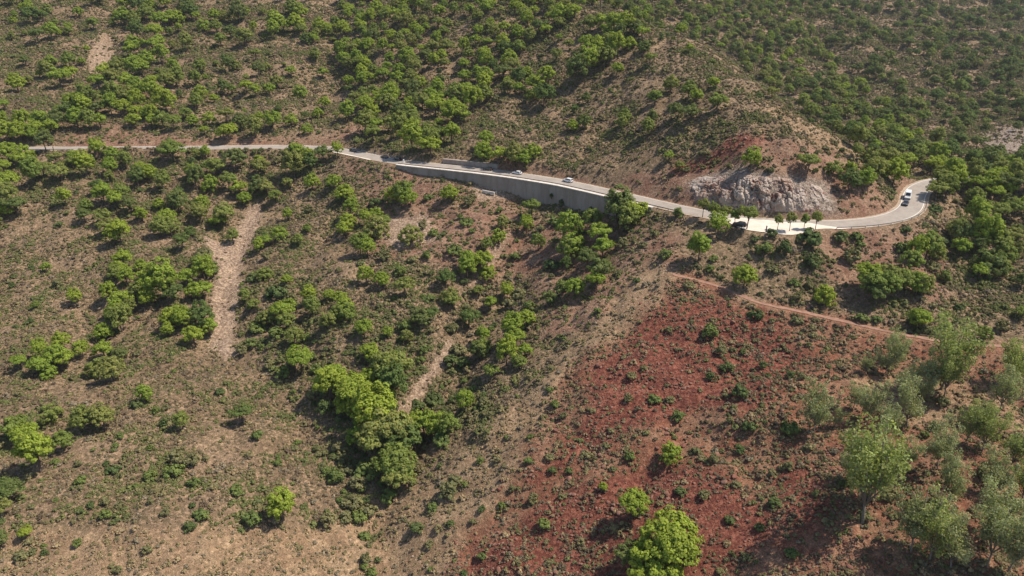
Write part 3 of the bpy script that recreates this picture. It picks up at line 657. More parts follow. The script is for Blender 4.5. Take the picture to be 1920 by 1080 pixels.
SMESH = [[mesh_of('shrub_crown', L[0], L[1], m, tint=L[2]) for L in SG] for m in SHRUB]
V, Fc = [], []
for an in (0.3, 1.6, 2.9, 4.2, 5.4): tube(V, Fc, [(0, 0, -.12), (cos(an) * .1, sin(an) * .1, .14), (cos(an) * .26, sin(an) * .26, .34)], [.018, .014, .006], 4)
SSTEM = mesh_of('shrub_stem', V, Fc, bark)
EG = [euc_geo(300 + i) for i in range(5)]
ECROWN = [[mesh_of('eucalyptus_crown', L[0], L[1], m, tint=L[2]) for (L, T) in EG] for m in EUC]
ETRUNK = [mesh_of('eucalyptus_trunk', T[0], T[1], pale_bark, True) for (L, T) in EG]
# ------------------------------------------------------------------ plants: where the photograph shows them (3x crops of the photo)
def P_(ox, oy, L): return [(ox + x / 3, oy + y / 3, w_ / 3) for x, y, w_ in L]
TREES = P_(0, 0, [(190,100,80),(445,80,50),(515,15,50),(580,10,60),(530,145,60),(295,190,80),(220,215,80),(275,415,70),(345,450,110),(410,430,80),(395,350,70),(105,480,90),(290,345,60),(150,350,50),
 (720,30,90),(790,50,90),(830,90,80),(700,110,80),(760,120,70),(850,30,60),(930,20,60),(1050,15,80),(960,110,90),(1000,100,70),(910,130,80),(880,200,90),(900,250,80),(860,270,80),(780,200,80),(750,240,70),(740,290,80),(910,330,80),(830,350,80),(800,390,80),
 (1050,260,70),(1080,80,80),(1150,150,70),(1210,100,60),(1350,90,90),(1270,110,60),(1220,160,60),(1300,190,70),(1245,235,70),(1380,220,90),(1440,315,60),(1560,150,90),(1600,160,80),(1670,150,90),(1650,60,80),(1700,90,80),(1720,220,60),(1765,215,60),(1800,160,70),(1540,190,70),(1700,180,60),
 (1775,320,60),(1820,420,60),(1640,410,60),(1690,520,70),(1830,590,60),(1790,640,60),(1290,380,70),(1330,370,50),(980,395,60),(1130,395,60),(1460,400,70),(1500,380,50),(1390,500,70),(1440,520,60),(1520,515,70),(1560,470,70),(1260,510,60),(1310,510,50),(1130,520,70),(1110,580,70),(1105,460,60),(1210,565,50),
 (600,420,90),(680,400,90),(760,400,90),(560,470,90),(640,450,80),(720,480,90),(780,510,90),(850,520,90),(900,530,80),(950,480,80),(1000,460,80),(870,470,70),(420,580,90),(500,570,90),(580,560,90),(650,560,90),(720,570,90),(480,620,90),(560,620,80),(390,640,90),(630,610,80),(700,620,80),(780,590,80),(830,640,70),(940,600,100),(920,690,90),(980,700,80),(870,690,70),(760,690,70),(770,640,70),(860,650,60),
 (240,690,90),(330,690,90),(290,730,80),(140,700,80),(200,740,90),(120,770,80),(50,770,90),(440,690,80),(510,700,80),(570,690,80),(300,800,85),(20,690,60),(30,600,60),(180,800,70),(90,800,80),
 (1180,670,70),(1280,660,80),(1360,700,80),(1540,700,90),(1440,740,80),(1640,680,70),(1090,690,60),(1730,730,60),(1050,650,60),(1150,740,50),(1290,750,90),(1250,790,70),
 (60,870,110),(150,880,100),(110,900,90),(30,950,80),(320,900,70),(250,960,100),(350,980,110),(200,1000,100),(420,890,70),(490,950,100),(560,860,80),(640,880,70),(630,960,70),(710,920,70),(980,860,120),(1110,880,50),(1160,870,50),(1220,950,100),(1330,910,110),(1460,910,60),(1470,950,80),(1670,860,80),(1730,880,70),(1820,870,90),(1900,860,60),(1750,920,80),(1660,960,110),
 (850,985,80),(800,960,70),(920,1040,80),(1090,980,80),(1110,1030,90),(1190,1040,90),(1290,1030,90),(1350,1070,90),(1460,1040,100),(1500,1060,90),(1620,1040,60),(1760,1040,80),(1880,1040,80),(780,1020,80),(560,1060,70),(60,1040,120)])
TREES += P_(640, 0, [(1590,670,70),(1365,705,75),(1300,720,60),(1140,550,110),(1090,480,90),(1150,440,90),(1080,540,80),(1320,440,110),(1380,380,110),(1420,340,100),(1480,330,100),(1550,400,60),(1735,340,60),(1850,490,80),(1760,560,70),(1880,640,80),(1720,740,70),(1745,670,50),(1840,885,60),(1900,940,50),(1310,620,50),(1375,560,50),(1000,510,60),(1230,80,110),(1290,90,80),(1460,130,90),(1530,150,90),(1600,160,90),(1660,170,90),(1690,200,70),(1400,150,80),(1500,180,60),(1560,210,70),(1380,260,80),(1450,270,80),(1540,290,90),(1280,260,60),(1210,320,60),(1620,250,70),(1700,270,70),(1500,250,80),(1440,240,70),
 (40,650,80),(140,710,100),(200,720,80),(180,770,90),(290,700,100),(330,740,90),(390,660,80),(400,810,120),(490,860,120),(500,800,100),(560,770,90),(620,770,90),(530,620,110),(640,660,120),(690,660,70),(740,590,100),(640,570,90),(700,540,90),(730,530,60),(800,500,80),(270,570,90),(400,550,70),(380,580,60),(815,795,80),(800,860,100),(885,890,100),(960,920,100),(1020,910,80),(1080,850,90)])
TREES += P_(1280, 0, [(35,280,50),(170,480,60),(30,520,80),(75,555,70),(190,590,100),(40,640,100),(500,530,60),(700,930,105),(845,950,90),(380,920,90),(935,970,60),(1060,990,110),(1020,1030,90),(930,1040,100),(1180,990,120),(1100,950,80),(1050,880,80),(1080,830,70),(975,870,60),(1240,920,100),(1300,900,80),(1190,860,80),(1250,810,60),(1390,1050,90),(1480,1060,80),(1390,940,90),(1440,930,80),(1500,1000,80),(1560,960,90),(1760,980,90),(1850,1000,90),(1840,920,80),(1700,940,90),(1620,930,80)])
TREES += P_(0, 360, [(50,30,110),(100,90,110),(30,100,90),(590,30,100),(660,60,90),(700,30,80),(740,90,70),(800,145,60),(480,140,70),(590,150,80),(620,200,100),(680,240,110),(650,250,90),(900,80,60),(1010,80,100),(1000,40,90),(950,160,100),(910,220,90),(970,210,90),(1075,225,60),(1030,285,80),(1150,100,80),(1130,140,80),(1270,130,120),(1230,170,90),(1380,50,70),(1315,265,60),(1180,430,100),(1120,400,70),(1160,470,110),(1150,560,110),(1100,570,90),(1060,490,90),
 (700,390,90),(680,440,80),(720,490,80),(800,430,70),(660,480,70),(930,540,140),(860,560,120),(980,580,100),(790,590,90),(740,580,70),(840,620,80),(620,580,80),(690,640,110),(640,690,80),(690,740,120),(740,660,70),(590,800,90),(430,610,70),(265,430,50),(205,640,40),(1000,690,110),(960,740,80),(1040,740,90),(1140,730,120),(1180,770,90),(1100,830,100),(950,790,60),
 (355,850,90),(240,910,80),(240,990,110),(330,930,110),(380,950,100),(120,960,80),(470,900,80),(280,1010,90),(590,900,90),(690,920,70),(560,990,110),(640,1000,130),(600,1030,100),
 (1550,30,60),(1570,230,80),(1680,275,60),(1490,460,80),(1380,600,60),(1430,640,60),(1600,680,120),(1620,740,100),(1510,720,90),(1740,590,70),(1760,660,80),(1850,750,80),(1660,830,90),(1700,970,140),(1650,960,80),(1880,1040,90),(1900,690,80),(1620,140,50)])
TREES += P_(640, 360, [(20,20,100),(290,15,90),(350,20,110),(380,50,90),(610,20,90),(60,110,80),(40,160,90),(200,130,80),(200,210,130),(240,180,80),(20,220,80),(110,310,100),(150,330,80),(390,245,120),(905,190,60),(885,250,80),(815,315,60),(1040,200,70),(1070,100,85),(1105,300,70),(1280,230,130),(1300,290,130),(1270,320,110),(1410,170,100),(1450,250,130),(1470,320,120),(1550,130,150),(1640,140,120),(1600,180,120),(1260,420,60),(1380,390,100),(1450,450,130),(1420,510,100),(1310,550,100),(1170,610,90),
 (720,400,100),(800,400,100),(710,450,90),(820,450,90),(590,500,90),(140,490,80),(230,505,80),(360,540,110),(770,560,55),(840,630,75),(610,590,90),(630,620,90),(930,575,70),(450,720,100),(500,700,80),(370,830,60),(20,640,90),(30,680,100),(130,780,90),(720,720,100),(1040,720,90),(960,790,110),(980,840,100),(930,930,110),(1030,900,80),(1000,960,80),(800,820,70),(790,880,100),(770,910,90),(840,1020,80),(155,910,70),(180,940,60),(290,970,60),(290,1040,150),(230,1020,90),(330,1010,90),(160,1060,90)])
TREES += P_(1280, 360, [(85,350,110),(340,490,120),(190,210,110),(1270,410,110),(1360,330,130),(1310,340,100),(1420,340,100),(1030,490,130),(1050,540,140),(1130,500,130),(1150,560,110),(1230,510,130),(1310,530,120),(1340,550,100),(1080,590,110),(790,590,110),(1320,730,110),(1690,790,85),
 (1630,45,90),(1740,20,90),(1820,60,80),(1760,120,110),(1640,150,110),(1690,190,100),(1850,110,100),(1530,220,110),(1550,260,110),(1550,330,100),(1680,280,140),(1750,300,130),(1800,350,100),(1850,270,110),(1700,410,150),(1660,450,90),(1640,330,80),(1900,510,80),(1880,240,80),(1900,680,80),(1780,450,80),(1890,330,80)])
TREES += P_(0, 720, [(300,160,110),(480,215,120),(590,210,120),(100,250,130),(150,290,120),(360,330,100),(230,420,170),(60,600,140),(30,700,90),(150,840,65),(10,880,80),(820,70,80),(1365,170,110),(1590,700,140),(1030,220,80),(1860,40,120)])
TREES += P_(640, 720, [(60,40,150),(90,100,150),(40,150,110),(290,40,130),(250,90,90),(200,220,180),(260,280,190),(340,330,160),(190,330,150),(120,280,120),(420,240,100),(470,260,100),(550,240,100),(600,250,90),(320,480,160),(340,540,140),(700,120,90),(1470,580,45),(1850,390,110),(1640,680,150),(1830,840,270),(1850,940,230),(1700,1030,220),(1620,970,150),(1800,1060,200)])
TREES += [(1745,357,36),(1770,362,34),(1786,340,30),(1806,338,28),(1830,346,34),(1850,347,32),(1868,345,30),(1886,348,30),(1904,350,34),(1920,345,30),(1775,333,26),(1815,328,26),(1855,330,28),(1895,330,28)]
BUSH = P_(0, 0, [(900,830,50),(1080,910,50),(1155,920,50),(1560,900,60)]) + P_(1280, 0, [(165,350,50),(430,540,40),(260,935,40),(490,955,50),(115,940,40),(20,950,50),(895,845,35)])
BUSH += P_(640, 0, [(870,550,45)]) + P_(0, 360, [(340,180,60),(1150,340,100),(325,520,60),(1420,480,80),(1720,810,70),(1500,360,60),(1740,100,60),(1560,560,120),(1480,700,90),(1450,760,100),(1560,790,110),(1370,880,90),(1420,840,80),(1590,1010,100),(1520,960,70),(1780,1000,80)])
BUSH += P_(640, 360, [(200,50,90),(490,25,60),(720,50,75),(460,190,60),(520,230,70),(570,240,40),(700,165,85),(735,215,45),(635,320,95),(890,100,50),(980,360,70),(1120,205,60),(1200,165,80),(1410,100,60),(1340,220,80),(1580,290,70),(1190,400,110),(1240,540,90),(690,500,60),(330,450,80),(480,360,60),(400,370,70),(250,360,80),(500,590,80),(1000,570,100),(950,620,80),(360,740,90),(450,940,60),(460,890,60),(1440,665,50),(1660,490,50),(1555,450,50),(1760,230,70),(1700,290,50),(1820,350,80),(1890,125,70),(1845,770,50),(1630,1030,60),(1700,990,50),(1060,640,80),(700,640,70),(620,760,80),(660,880,100),(620,940,110),(690,960,90)])
BUSH += P_(1280, 360, [(175,370,60),(150,430,60),(35,520,70),(500,230,65),(715,255,150),(885,250,100),(975,250,80),(1000,290,60),(950,370,115),(1260,210,70),(470,320,100),(570,320,90),(730,390,110),(500,430,80),(410,260,50),(1240,310,90),(1470,480,80),(1400,410,90),(1540,420,50),(620,510,70),(710,520,60),(1010,700,80),(1090,710,70),(640,590,60),(1350,770,90),(1290,730,70),(1465,750,65),(1790,760,80),(1490,680,50),(1550,650,50),(1460,280,80),(1415,90,80),(1230,320,80),
 (150,790,100),(640,720,70),(410,690,90),(710,855,40),(450,970,55),(285,885,45),(575,880,30),(210,900,70),(250,980,80),(600,1030,60),(665,1040,50),(155,1040,60),(480,1030,40),(340,900,40)])
BUSH += P_(0, 720, [(455,535,70),(640,470,90),(765,570,50),(980,480,120),(1090,550,75),(850,360,50),(770,110,70),(930,220,60),(1450,280,70),(1130,730,100),(930,720,60),(1070,800,80),(1420,750,120),(600,730,70),(1330,590,90),(1850,760,110),(255,950,50),(120,960,90),(660,1040,60),(680,290,50),(880,150,50),(1240,40,60),(440,890,60),(830,930,60),(1760,50,80),(1900,360,80),(1890,520,100),(1830,130,100),(1000,400,110),(1080,430,100),(850,510,90)])
BUSH += P_(640, 720, [(30,480,90),(130,480,160),(100,540,110),(60,660,130),(150,700,110),(100,740,100),(20,740,90),(800,100,80),(130,850,80),(160,900,50),(140,980,70),(205,985,40),(170,1050,70),(130,1020,50),(1380,390,70),(1055,425,60),(1170,405,60),(1080,650,70),(960,590,45),(1140,780,80),(900,680,55),(790,700,50),(740,770,45),(790,965,60),(495,900,60),(500,1040,40),(690,1060,50),(430,800,100),(1240,630,50),(1280,480,50),(1190,480,60),(1620,400,70),(1760,80,80),(1850,85,60),(1890,180,80),(600,600,120),(640,540,90),(510,690,70),(930,300,40),(1060,295,40),(780,430,50),(1200,110,60),(1910,600,80),(560,310,100),(640,200,90),(520,80,110),(440,120,90),(270,620,110)])
BUSH += P_(1280, 720, [(320,40,100),(245,60,50),(375,235,90),(265,205,50),(170,420,65),(590,460,60),(515,660,90),(1160,615,100),(1415,240,55),(1360,280,55),(75,370,60),(320,365,60),(600,240,110),(1460,90,80),(1720,490,150),(1780,520,90),(1020,730,80),(120,620,70),(300,560,60),(260,760,70),(430,800,60),(350,970,70),(210,1050,60),(610,940,80),(900,560,60)])
EUCS = [(1525,810,1545,727,0),(1565,800,1570,770,0),(1600,765,1620,722,0),(1617,980,1610,800,1),(1640,935,1645,815,0),(1590,900,1588,842,0),(1688,890,1713,822,0),(1757,880,1783,800,0),(1775,945,1783,862,0),(1708,1033,1725,920,0),(1743,1050,1783,938,1),(1782,1066,1815,970,0),(1850,1062,1868,950,0),(1890,1072,1907,970,0),
        (1620,700,1617,665,0),(1680,680,1682,628,0),(1660,700,1660,640,0),(1765,730,1780,612,1),(1770,745,1760,665,1),(1740,730,1740,665,0),(1715,720,1717,680,0),(1690,735,1693,695,0),(1730,760,1735,700,0),(1890,730,1890,655,1),(1915,720,1912,650,1),(1875,770,1872,690,0),(1700,800,1700,720,0),(1840,850,1850,775,1),(1810,830,1812,755,1),(1890,880,1900,800,1),(1860,930,1862,850,0),(1840,900,1838,880,0),(1850,1010,1880,905,0),(1660,830,1668,760,0),(1915,940,1920,860,1),(1625,790,1632,720,0)]
ROW = [(1317,408,25),(1335,415,26),(1357,420,24),(1377,425,24),(1400,430,40),(1457,432,22),(1480,434,25),(1507,431,22),(1528,432,25)]
# ------------------------------------------------------------------ plants: names for the places
ZONES = [('on the red rubble slope', RED), ('around the pale scree chute', [(300,370),(520,370),(500,700),(330,720),(180,620),(180,480)]),
         ('in the gully thicket', [(560,640),(780,640),(870,800),(800,940),(720,1080),(600,1080),(600,860)]),
         ('on the dry slope facing the rubble', [(-50,700),(560,700),(640,860),(640,1100),(-50,1100)]),
         ('between the footpath and the road', [(1240,425),(1780,430),(1800,560),(1920,655),(1680,640),(1400,570),(1250,510)]),
         ('in forest beyond the hairpin bend', [(1730,320),(2000,320),(2000,640),(1800,600),(1760,440)]),
         ('around the fractured rock face', [(1180,250),(1720,230),(1720,420),(1400,410),(1180,370)]),
         ('below the tall retaining wall', [(660,300),(1260,390),(1250,520),(1060,640),(860,720),(640,640),(500,470),(520,300)]),
         ('under the straight far road', [(-50,282),(620,282),(640,400),(500,400),(300,400),(-50,700)]),
         ('on the hill above the wall', [(640,-20),(1200,-20),(1400,260),(1200,330),(800,320),(640,280)]),
         ('on the landslip-streaked hill', [(-50,-20),(640,-20),(640,282),(-50,290)]),
         ('behind the bare ridge', [(1200,-20),(2000,-20),(2000,330),(1700,330),(1500,200)])]
def zone(px, py):
    for nm, pl in ZONES:
        if bool(inpoly(np.array([px]), np.array([py]), pl)[0]): return nm
    return 'on the scrubby ground above the gully'
def plant(name, loc, rz, sc, label, cat, group, parts):
    o = link(name, None, loc=loc); o.rotation_euler = (0, 0, rz); o.scale = sc; tag(o, label, cat, group)
    for nm, me in parts: link(nm, me, o)
    return o
rp = random.Random(5)
tx = np.array([t[0] for t in TREES]); ty = np.array([t[1] for t in TREES]); tw = np.array([t[2] for t in TREES])
hx, hy, hz, ht, hok = hit(tx, ty + .44 * tw)
# keep off the road
_, rdist, _ = near_line(RD, RN, hx, hy, 60)
ro_, _, ri_ = near_line(RD, RN, hx, hy, 60)
push = rdist < 6.4
sg = np.where(ro_ > 0, 1, -1)
hx = np.where(push, hx + RN[ri_, 0] * sg * (6.6 - rdist), hx); hy = np.where(push, hy + RN[ri_, 1] * sg * (6.6 - rdist), hy); hz = ground(hx, hy)
order = np.argsort(-tw); single = set(order[:300].tolist()); rest = []
HUE = ['bright green', 'mid green', 'dark green']; SHP = {'dome': 'round-headed', 'flat': 'flat-topped', 'tall': 'tall', 'bush': 'low bushy'}
first_pine = {}
for i in range(len(TREES)):
    if not hok[i]: continue
    W = tw[i] * ht[i] / F * 1.30
    hue = 0 if rp.random() < .5 else (1 if rp.random() < .7 else 2)
    if zone(tx[i], ty[i]).startswith('in forest beyond'): hue = rp.choice([1, 1, 2, 0])
    v = rp.randrange(len(STYLES))
    if tw[i] > 70: hue = 0
    if tw[i] < 18 and v == 2: v = 4
    if zone(tx[i], ty[i]).startswith('in the gully'): W *= 1.2
    sc = (W, W, W * rp.uniform(.88, 1.12)); rz = rp.uniform(0, 6.28)
    if i in single:
        zn = zone(tx[i], ty[i]); size = 'big' if W > 10 else ('small' if W < 6 else 'medium')
        plant('pine_tree', (hx[i], hy[i], hz[i]), rz, sc, f'{size} {SHP[STYLES[v]]} {HUE[hue]} pine {zn}', 'pine tree', f'pine trees {zn}', [('trunk', PTRUNK[v]), ('crown', PCROWN[hue][v])])
    else: rest.append((hx[i], hy[i], hz[i], W, rz, hue * 8 + v))
for k, (px, py, wd) in enumerate(ROW):
    x, y, z, t, ok = hit(px, py); W = wd * t[0] / F
    plant('roadside_pine', (x[0], y[0], z[0]), k * 1.3, (W, W, W * (1.75 if k != 4 else 1.35)), ('larger round-headed pine leaning over the parked black car' if k == 4 else ('slim young pine with clear trunk in the row between parked car and retaining wall' if k < 4 else 'slim young pine with clear trunk in the row along the gravel lay-by')), 'pine tree', 'pruned young pines along the lay-by', [('trunk', PTRUNK[(2, 6)[k % 2]]), ('crown', PCROWN[1][(2, 6)[k % 2]])])
bx = np.array([t[0] for t in BUSH]); by = np.array([t[1] for t in BUSH]); bw = np.array([t[2] for t in BUSH])
qx, qy, qz, qt, qok = hit(bx, by + .26 * bw)
so_, sdist, si_ = near_line(RD, RN, qx, qy, 60)
for i in range(len(BUSH)):
    if not qok[i] or sdist[i] < 5.2: continue
    W = bw[i] * qt[i] / F * 1.05; zn = zone(bx[i], by[i]); hue = rp.choice([1, 1, 2, 0] if 'red' in zn else [0, 0, 1, 1, 2]); v = rp.randrange(4)
    size = 'big' if W > 6 else ('small' if W < 3.2 else 'medium')
    plant('shrub', (qx[i], qy[i], qz[i]), rp.uniform(0, 6.28), (W, W, W * rp.uniform(.85, 1.2)), f'{size} rounded {("fresh green", "olive green", "dark green")[hue]} shrub {zn}', 'shrub', f'shrubs {zn}', [('stem', SSTEM), ('foliage', SMESH[hue][v])])
for k, (px, py, cx_, cy_, g_) in enumerate(EUCS):
    x, y, z, t, ok = hit(px, py); pxh = (py - cy_) * 1.42
    H = pxh * t[0] / F / .92; rz = k * 2.1; zn = 'beside the footpath' if py < 770 else 'on the rubble slope'
    size = 'tall' if H > 15 else 'slender'
    plant('eucalyptus_tree', (x[0], y[0], z[0]), rz, (H * .80, H * .80, H * .86), f'{size} loose-crowned eucalyptus with {("grey-green", "yellow-green")[g_]} leaves {zn}', 'eucalyptus tree', f'eucalyptus trees {zn}', [('trunk', ETRUNK[k % 5]), ('crown', ECROWN[g_][k % 5])])
# plants rooted in the retaining wall
for px, dz, wd, lb in ((1055, -5.2, 2.6, 'dark bush rooted in the face of the retaining wall'), (1075, -7.5, 3.6, 'dark leafy shrub climbing the foot of the retaining wall')):
    p, an, i = road_at(px, -6.7, dz)
    plant('wall_shrub', tuple(p), 1.0, (wd * .8, wd * .8, wd * 1.5), lb, 'shrub', None, [('stem', SSTEM), ('foliage', SMESH[2][1])])
# ------------------------------------------------------------------ scattered masses
def scatter(name, pts, sources, label, group=None):
    """pts: x y z size rotation variant; every point carries one of the source plants"""
    A = np.asarray(pts, float); me = bpy.data.meshes.new(name); me.vertices.add(len(A)); me.vertices.foreach_set('co', A[:, :3].astype(np.float32).ravel()); me.update()
    for nm, tp, col in (('size', 'FLOAT', 3), ('spin', 'FLOAT', 4), ('variant', 'INT', 5)):
        a = me.attributes.new(nm, tp, 'POINT'); a.data.foreach_set('value', A[:, col].astype(np.int32 if tp == 'INT' else np.float32))
    o = link(name, me); tag(o, label, kind='stuff')
    ng = bpy.data.node_groups.new(name, 'GeometryNodeTree'); ng.interface.new_socket('Geometry', in_out='INPUT', socket_type='NodeSocketGeometry'); ng.interface.new_socket('Geometry', in_out='OUTPUT', socket_type='NodeSocketGeometry')
    gi = ng.nodes.new('NodeGroupInput'); go = ng.nodes.new('NodeGroupOutput'); ip = ng.nodes.new('GeometryNodeInstanceOnPoints')
    jn = ng.nodes.new('GeometryNodeJoinGeometry'); last = []
    for grp in sources:
        sub = ng.nodes.new('GeometryNodeJoinGeometry')
        for ob in grp:
            oi = ng.nodes.new('GeometryNodeObjectInfo'); oi.inputs[0].default_value = ob; ng.links.new(oi.outputs['Geometry'], sub.inputs[0])
        gt = ng.nodes.new('GeometryNodeGeometryToInstance'); ng.links.new(sub.outputs[0], gt.inputs[0]); last.append(gt)
    for gt in reversed(last): ng.links.new(gt.outputs[0], jn.inputs[0])
    def attr(nm, tp):
        n = ng.nodes.new('GeometryNodeInputNamedAttribute'); n.data_type = tp; n.inputs['Name'].default_value = nm; return n.outputs[0]
    cr = ng.nodes.new('ShaderNodeCombineXYZ'); ng.links.new(attr('spin', 'FLOAT'), cr.inputs[2])
    cs = ng.nodes.new('ShaderNodeCombineXYZ'); sz = attr('size', 'FLOAT')
    for k in range(3): ng.links.new(sz, cs.inputs[k])
    ng.links.new(gi.outputs[0], ip.inputs['Points']); ng.links.new(jn.outputs[0], ip.inputs['Instance']); ip.inputs['Pick Instance'].default_value = True
    ng.links.new(attr('variant', 'INT'), ip.inputs['Instance Index']); ng.links.new(cr.outputs[0], ip.inputs['Rotation']); ng.links.new(cs.outputs[0], ip.inputs['Scale'])
    ng.links.new(ip.outputs[0], go.inputs[0]); md = o.modifiers.new('scatter', 'NODES'); md.node_group = ng
    return o
def src(name, me): return bpy.data.objects.new(name, me)     # pattern plant, only read by the scatter
PSRC = [[src('pine_pattern', PCROWN[h][v]), src('trunk_pattern', PTRUNK[v])] for h in range(3) for v in range(8)]
# forest trees beyond the counted ones
FOREST = [  # polygon, depth range, trees per square metre, width range, gap threshold, hue weights
 ([(640,-60),(1120,-60),(1130,10),(1040,60),(1000,150),(880,235),(700,250),(650,200),(632,60)], (365,640), .024, (8,11.5), -.42, (5,4,1)),
 ([(660,200),(960,170),(900,260),(740,270)], (335,480), .010, (6,9.5), -.15, (4,4,1)),
 ([(1120,-60),(1420,-60),(1500,60),(1600,150),(1700,235),(1780,330),(1660,320),(1560,250),(1450,170),(1330,88),(1210,45),(1130,10)], (268,800), .019, (6.5,10.5), -.5, (2,5,4)),
 ([(1420,-60),(2200,-60),(2200,250),(1800,330),(1700,235),(1600,150),(1500,60)], (330,1000), .0115, (7,12), -.08, (0,3,7)),
 ([(1760,320),(2200,250),(2200,480),(1800,440),(1750,350)], (230,420), .014, (6,9.5), -.4, (2,4,3)),
 ([(-200,-60),(640,-60),(630,120),(520,60),(200,60),(-200,100)], (430,700), .007, (6,10), .0, (3,4,1)),
 ([(-200,60),(640,60),(640,260),(-200,260)], (390,560), .0022, (4,7), .0, (3,4,2)),
 ([(-300,280),(-5,280),(-5,640),(-300,640)], (230,420), .008, (6,9), -.1, (4,4,1)),
 ([(-300,290),(420,300),(300,400),(-300,420)], (300,390), .006, (5,8), -.1, (4,4,1)),
 ([(480,380),(700,420),(900,560),(800,700),(600,690),(480,560)], (215,340), .0045, (4,7), -.1, (3,4,2)),
 ([(1000,-10),(1300,80),(1300,250),(1100,260),(1000,160)], (280,440), .0018, (4,6.5), .0, (3,4,1))]
rf = np.random.default_rng(99); cell = {}
for x, y, W in zip(hx, hy, tw * ht / F): cell.setdefault((int(x // 12), int(y // 12)), []).append((x, y, W))
def free(x, y, W, k=.42):
    cx_, cy_ = int(x // 12), int(y // 12)
    for i in (-1, 0, 1):
        for j in (-1, 0, 1):
            for (a, b_, w2) in cell.get((cx_ + i, cy_ + j), ()):
                if (a - x) ** 2 + (b_ - y) ** 2 < (k * (W + w2)) ** 2: return False
    return True
for poly, (t0, t1), dens, (w0, w1), gap, hw_ in FOREST:
    X0, X1, Y0, Y1 = -460, 700, 200, 1050; n = int((X1 - X0) * (Y1 - Y0) * dens)
    x = rf.uniform(X0, X1, n); y = rf.uniform(Y0, Y1, n); z = ground(x, y); px, py, t = project(x, y, z)
    j = 9 * fbm(x, y, 20, 2, 77)
    m = inpoly(px + j, py + j, poly) & (t > t0) & (t < t1) & (fbm(x, y, 38, 3, 123) > gap)
    _, rd_, _ = near_line(RD, RN, x, y, 30); m &= rd_ > 8
    for k in np.where(m)[0]:
        W = rf.uniform(w0, w1) * rf.uniform(.75, 1.05)
        if not free(x[k], y[k], W, .36): continue
        cell.setdefault((int(x[k] // 12), int(y[k] // 12)), []).append((x[k], y[k], W))
        h = rf.choice(3, p=np.array(hw_) / sum(hw_)); rest.append((x[k], y[k], z[k], W, rf.uniform(0, 6.28), h * 8 + rf.integers(8)))
scatter('distant_pine_forest', rest, PSRC, 'pine forest covering the far hillsides')
print('forest trees', len(rest))
# low scrub and dry tufts
LOW = [shrub_geo(400 + i, n=11, per=13, h=(.42, .55, .36)[i], leaf=.17) for i in range(3)]
LSRC = [[src('scrub_pattern', mesh_of('scrub', L[0], L[1], m, tint=L[2]))] for m in DRY for L in LOW]
low = []
n = 1250000; x = rf.uniform(-450, 620, n); y = 95 + (rf.uniform(0, 1, n) ** 1.35) * 800; z = ground(x, y); px, py, t = project(x, y, z)
vis = (px > -120) & (px < 2040) & (py > -70) & (py < 1180); x, y, z, px, py, t = [a[vis] for a in (x, y, z, px, py, t)]
rg = region(px, py, t, x, y); _, rd_, _ = near_line(RD, RN, x, y, 40); _, pd_, _ = near_line(PATH, PN, x, y, 20)
thick = fbm(x, y, 26, 4, 201); bushy = np.clip(.62 + .75 * (thick + .05), .10, 1)
GUL = [(470,480),(700,560),(900,540),(1050,600),(900,720),(820,800),(700,860),(600,760),(500,640)]
bushy = np.where(inpoly(px, py, GUL), bushy + .22, bushy)
bushy *= 1 - .12 * rg[0] - .3 * rg[1]; bushy *= 1 - .5 * rg[2]; bushy *= 1 - .45 * rg[3]; bushy *= 1 - .93 * rg[4]; bushy *= 1 - .6 * rg[5]
keep = (rf.uniform(0, 1, len(x)) < bushy) & (rd_ > 6.0) & (pd_ > 1.6)
inbay = (rd_ < 12.5) & (px > 1340) & (px < 1560) & (py > 405); keep &= ~inbay
rockz = inpoly(px, py, [(1260,322),(1550,322),(1575,412),(1300,405)]) & (t < 275); keep &= ~rockz
kind_n = fbm(x, y, 9, 3, 333) + .5 * thick
x, y, z, t, kind_n = [a_[keep] for a_ in (x, y, z, t, kind_n)]; rg = [m_[keep] for m_ in rg]; n = len(x)
r_ = rf.uniform(size=n); g = kind_n + rf.normal(size=n) * .35
kd = np.where(r_ < .5, 1, np.where(r_ < .8, 2, 3)); kd = np.where(g > .0, 0, kd); kd = np.where(g > .42, 4, kd)
kd = np.where(rg[0] > .5, np.where(r_ < .42, 1, np.where(r_ < .66, 0, np.where(r_ < .78, 2, np.where(r_ < .95, 3, 4)))), kd)
kd = np.where(rg[3] > .5, np.where(r_ < .6, 3, np.where(r_ < .78, 0, 2)), kd)
sz = (.38 + .85 * rf.uniform(size=n) ** 1.6) * np.where((kd == 0) | (kd == 4), 1.25, 1.0) * (.75 + .35 * t / 230) * np.where(rf.uniform(size=n) < .07, 1.8, 1)
low = np.stack([x, y, z - .03, sz, rf.uniform(0, 6.28, n), kd * 3 + rf.integers(0, 3, n)], 1)
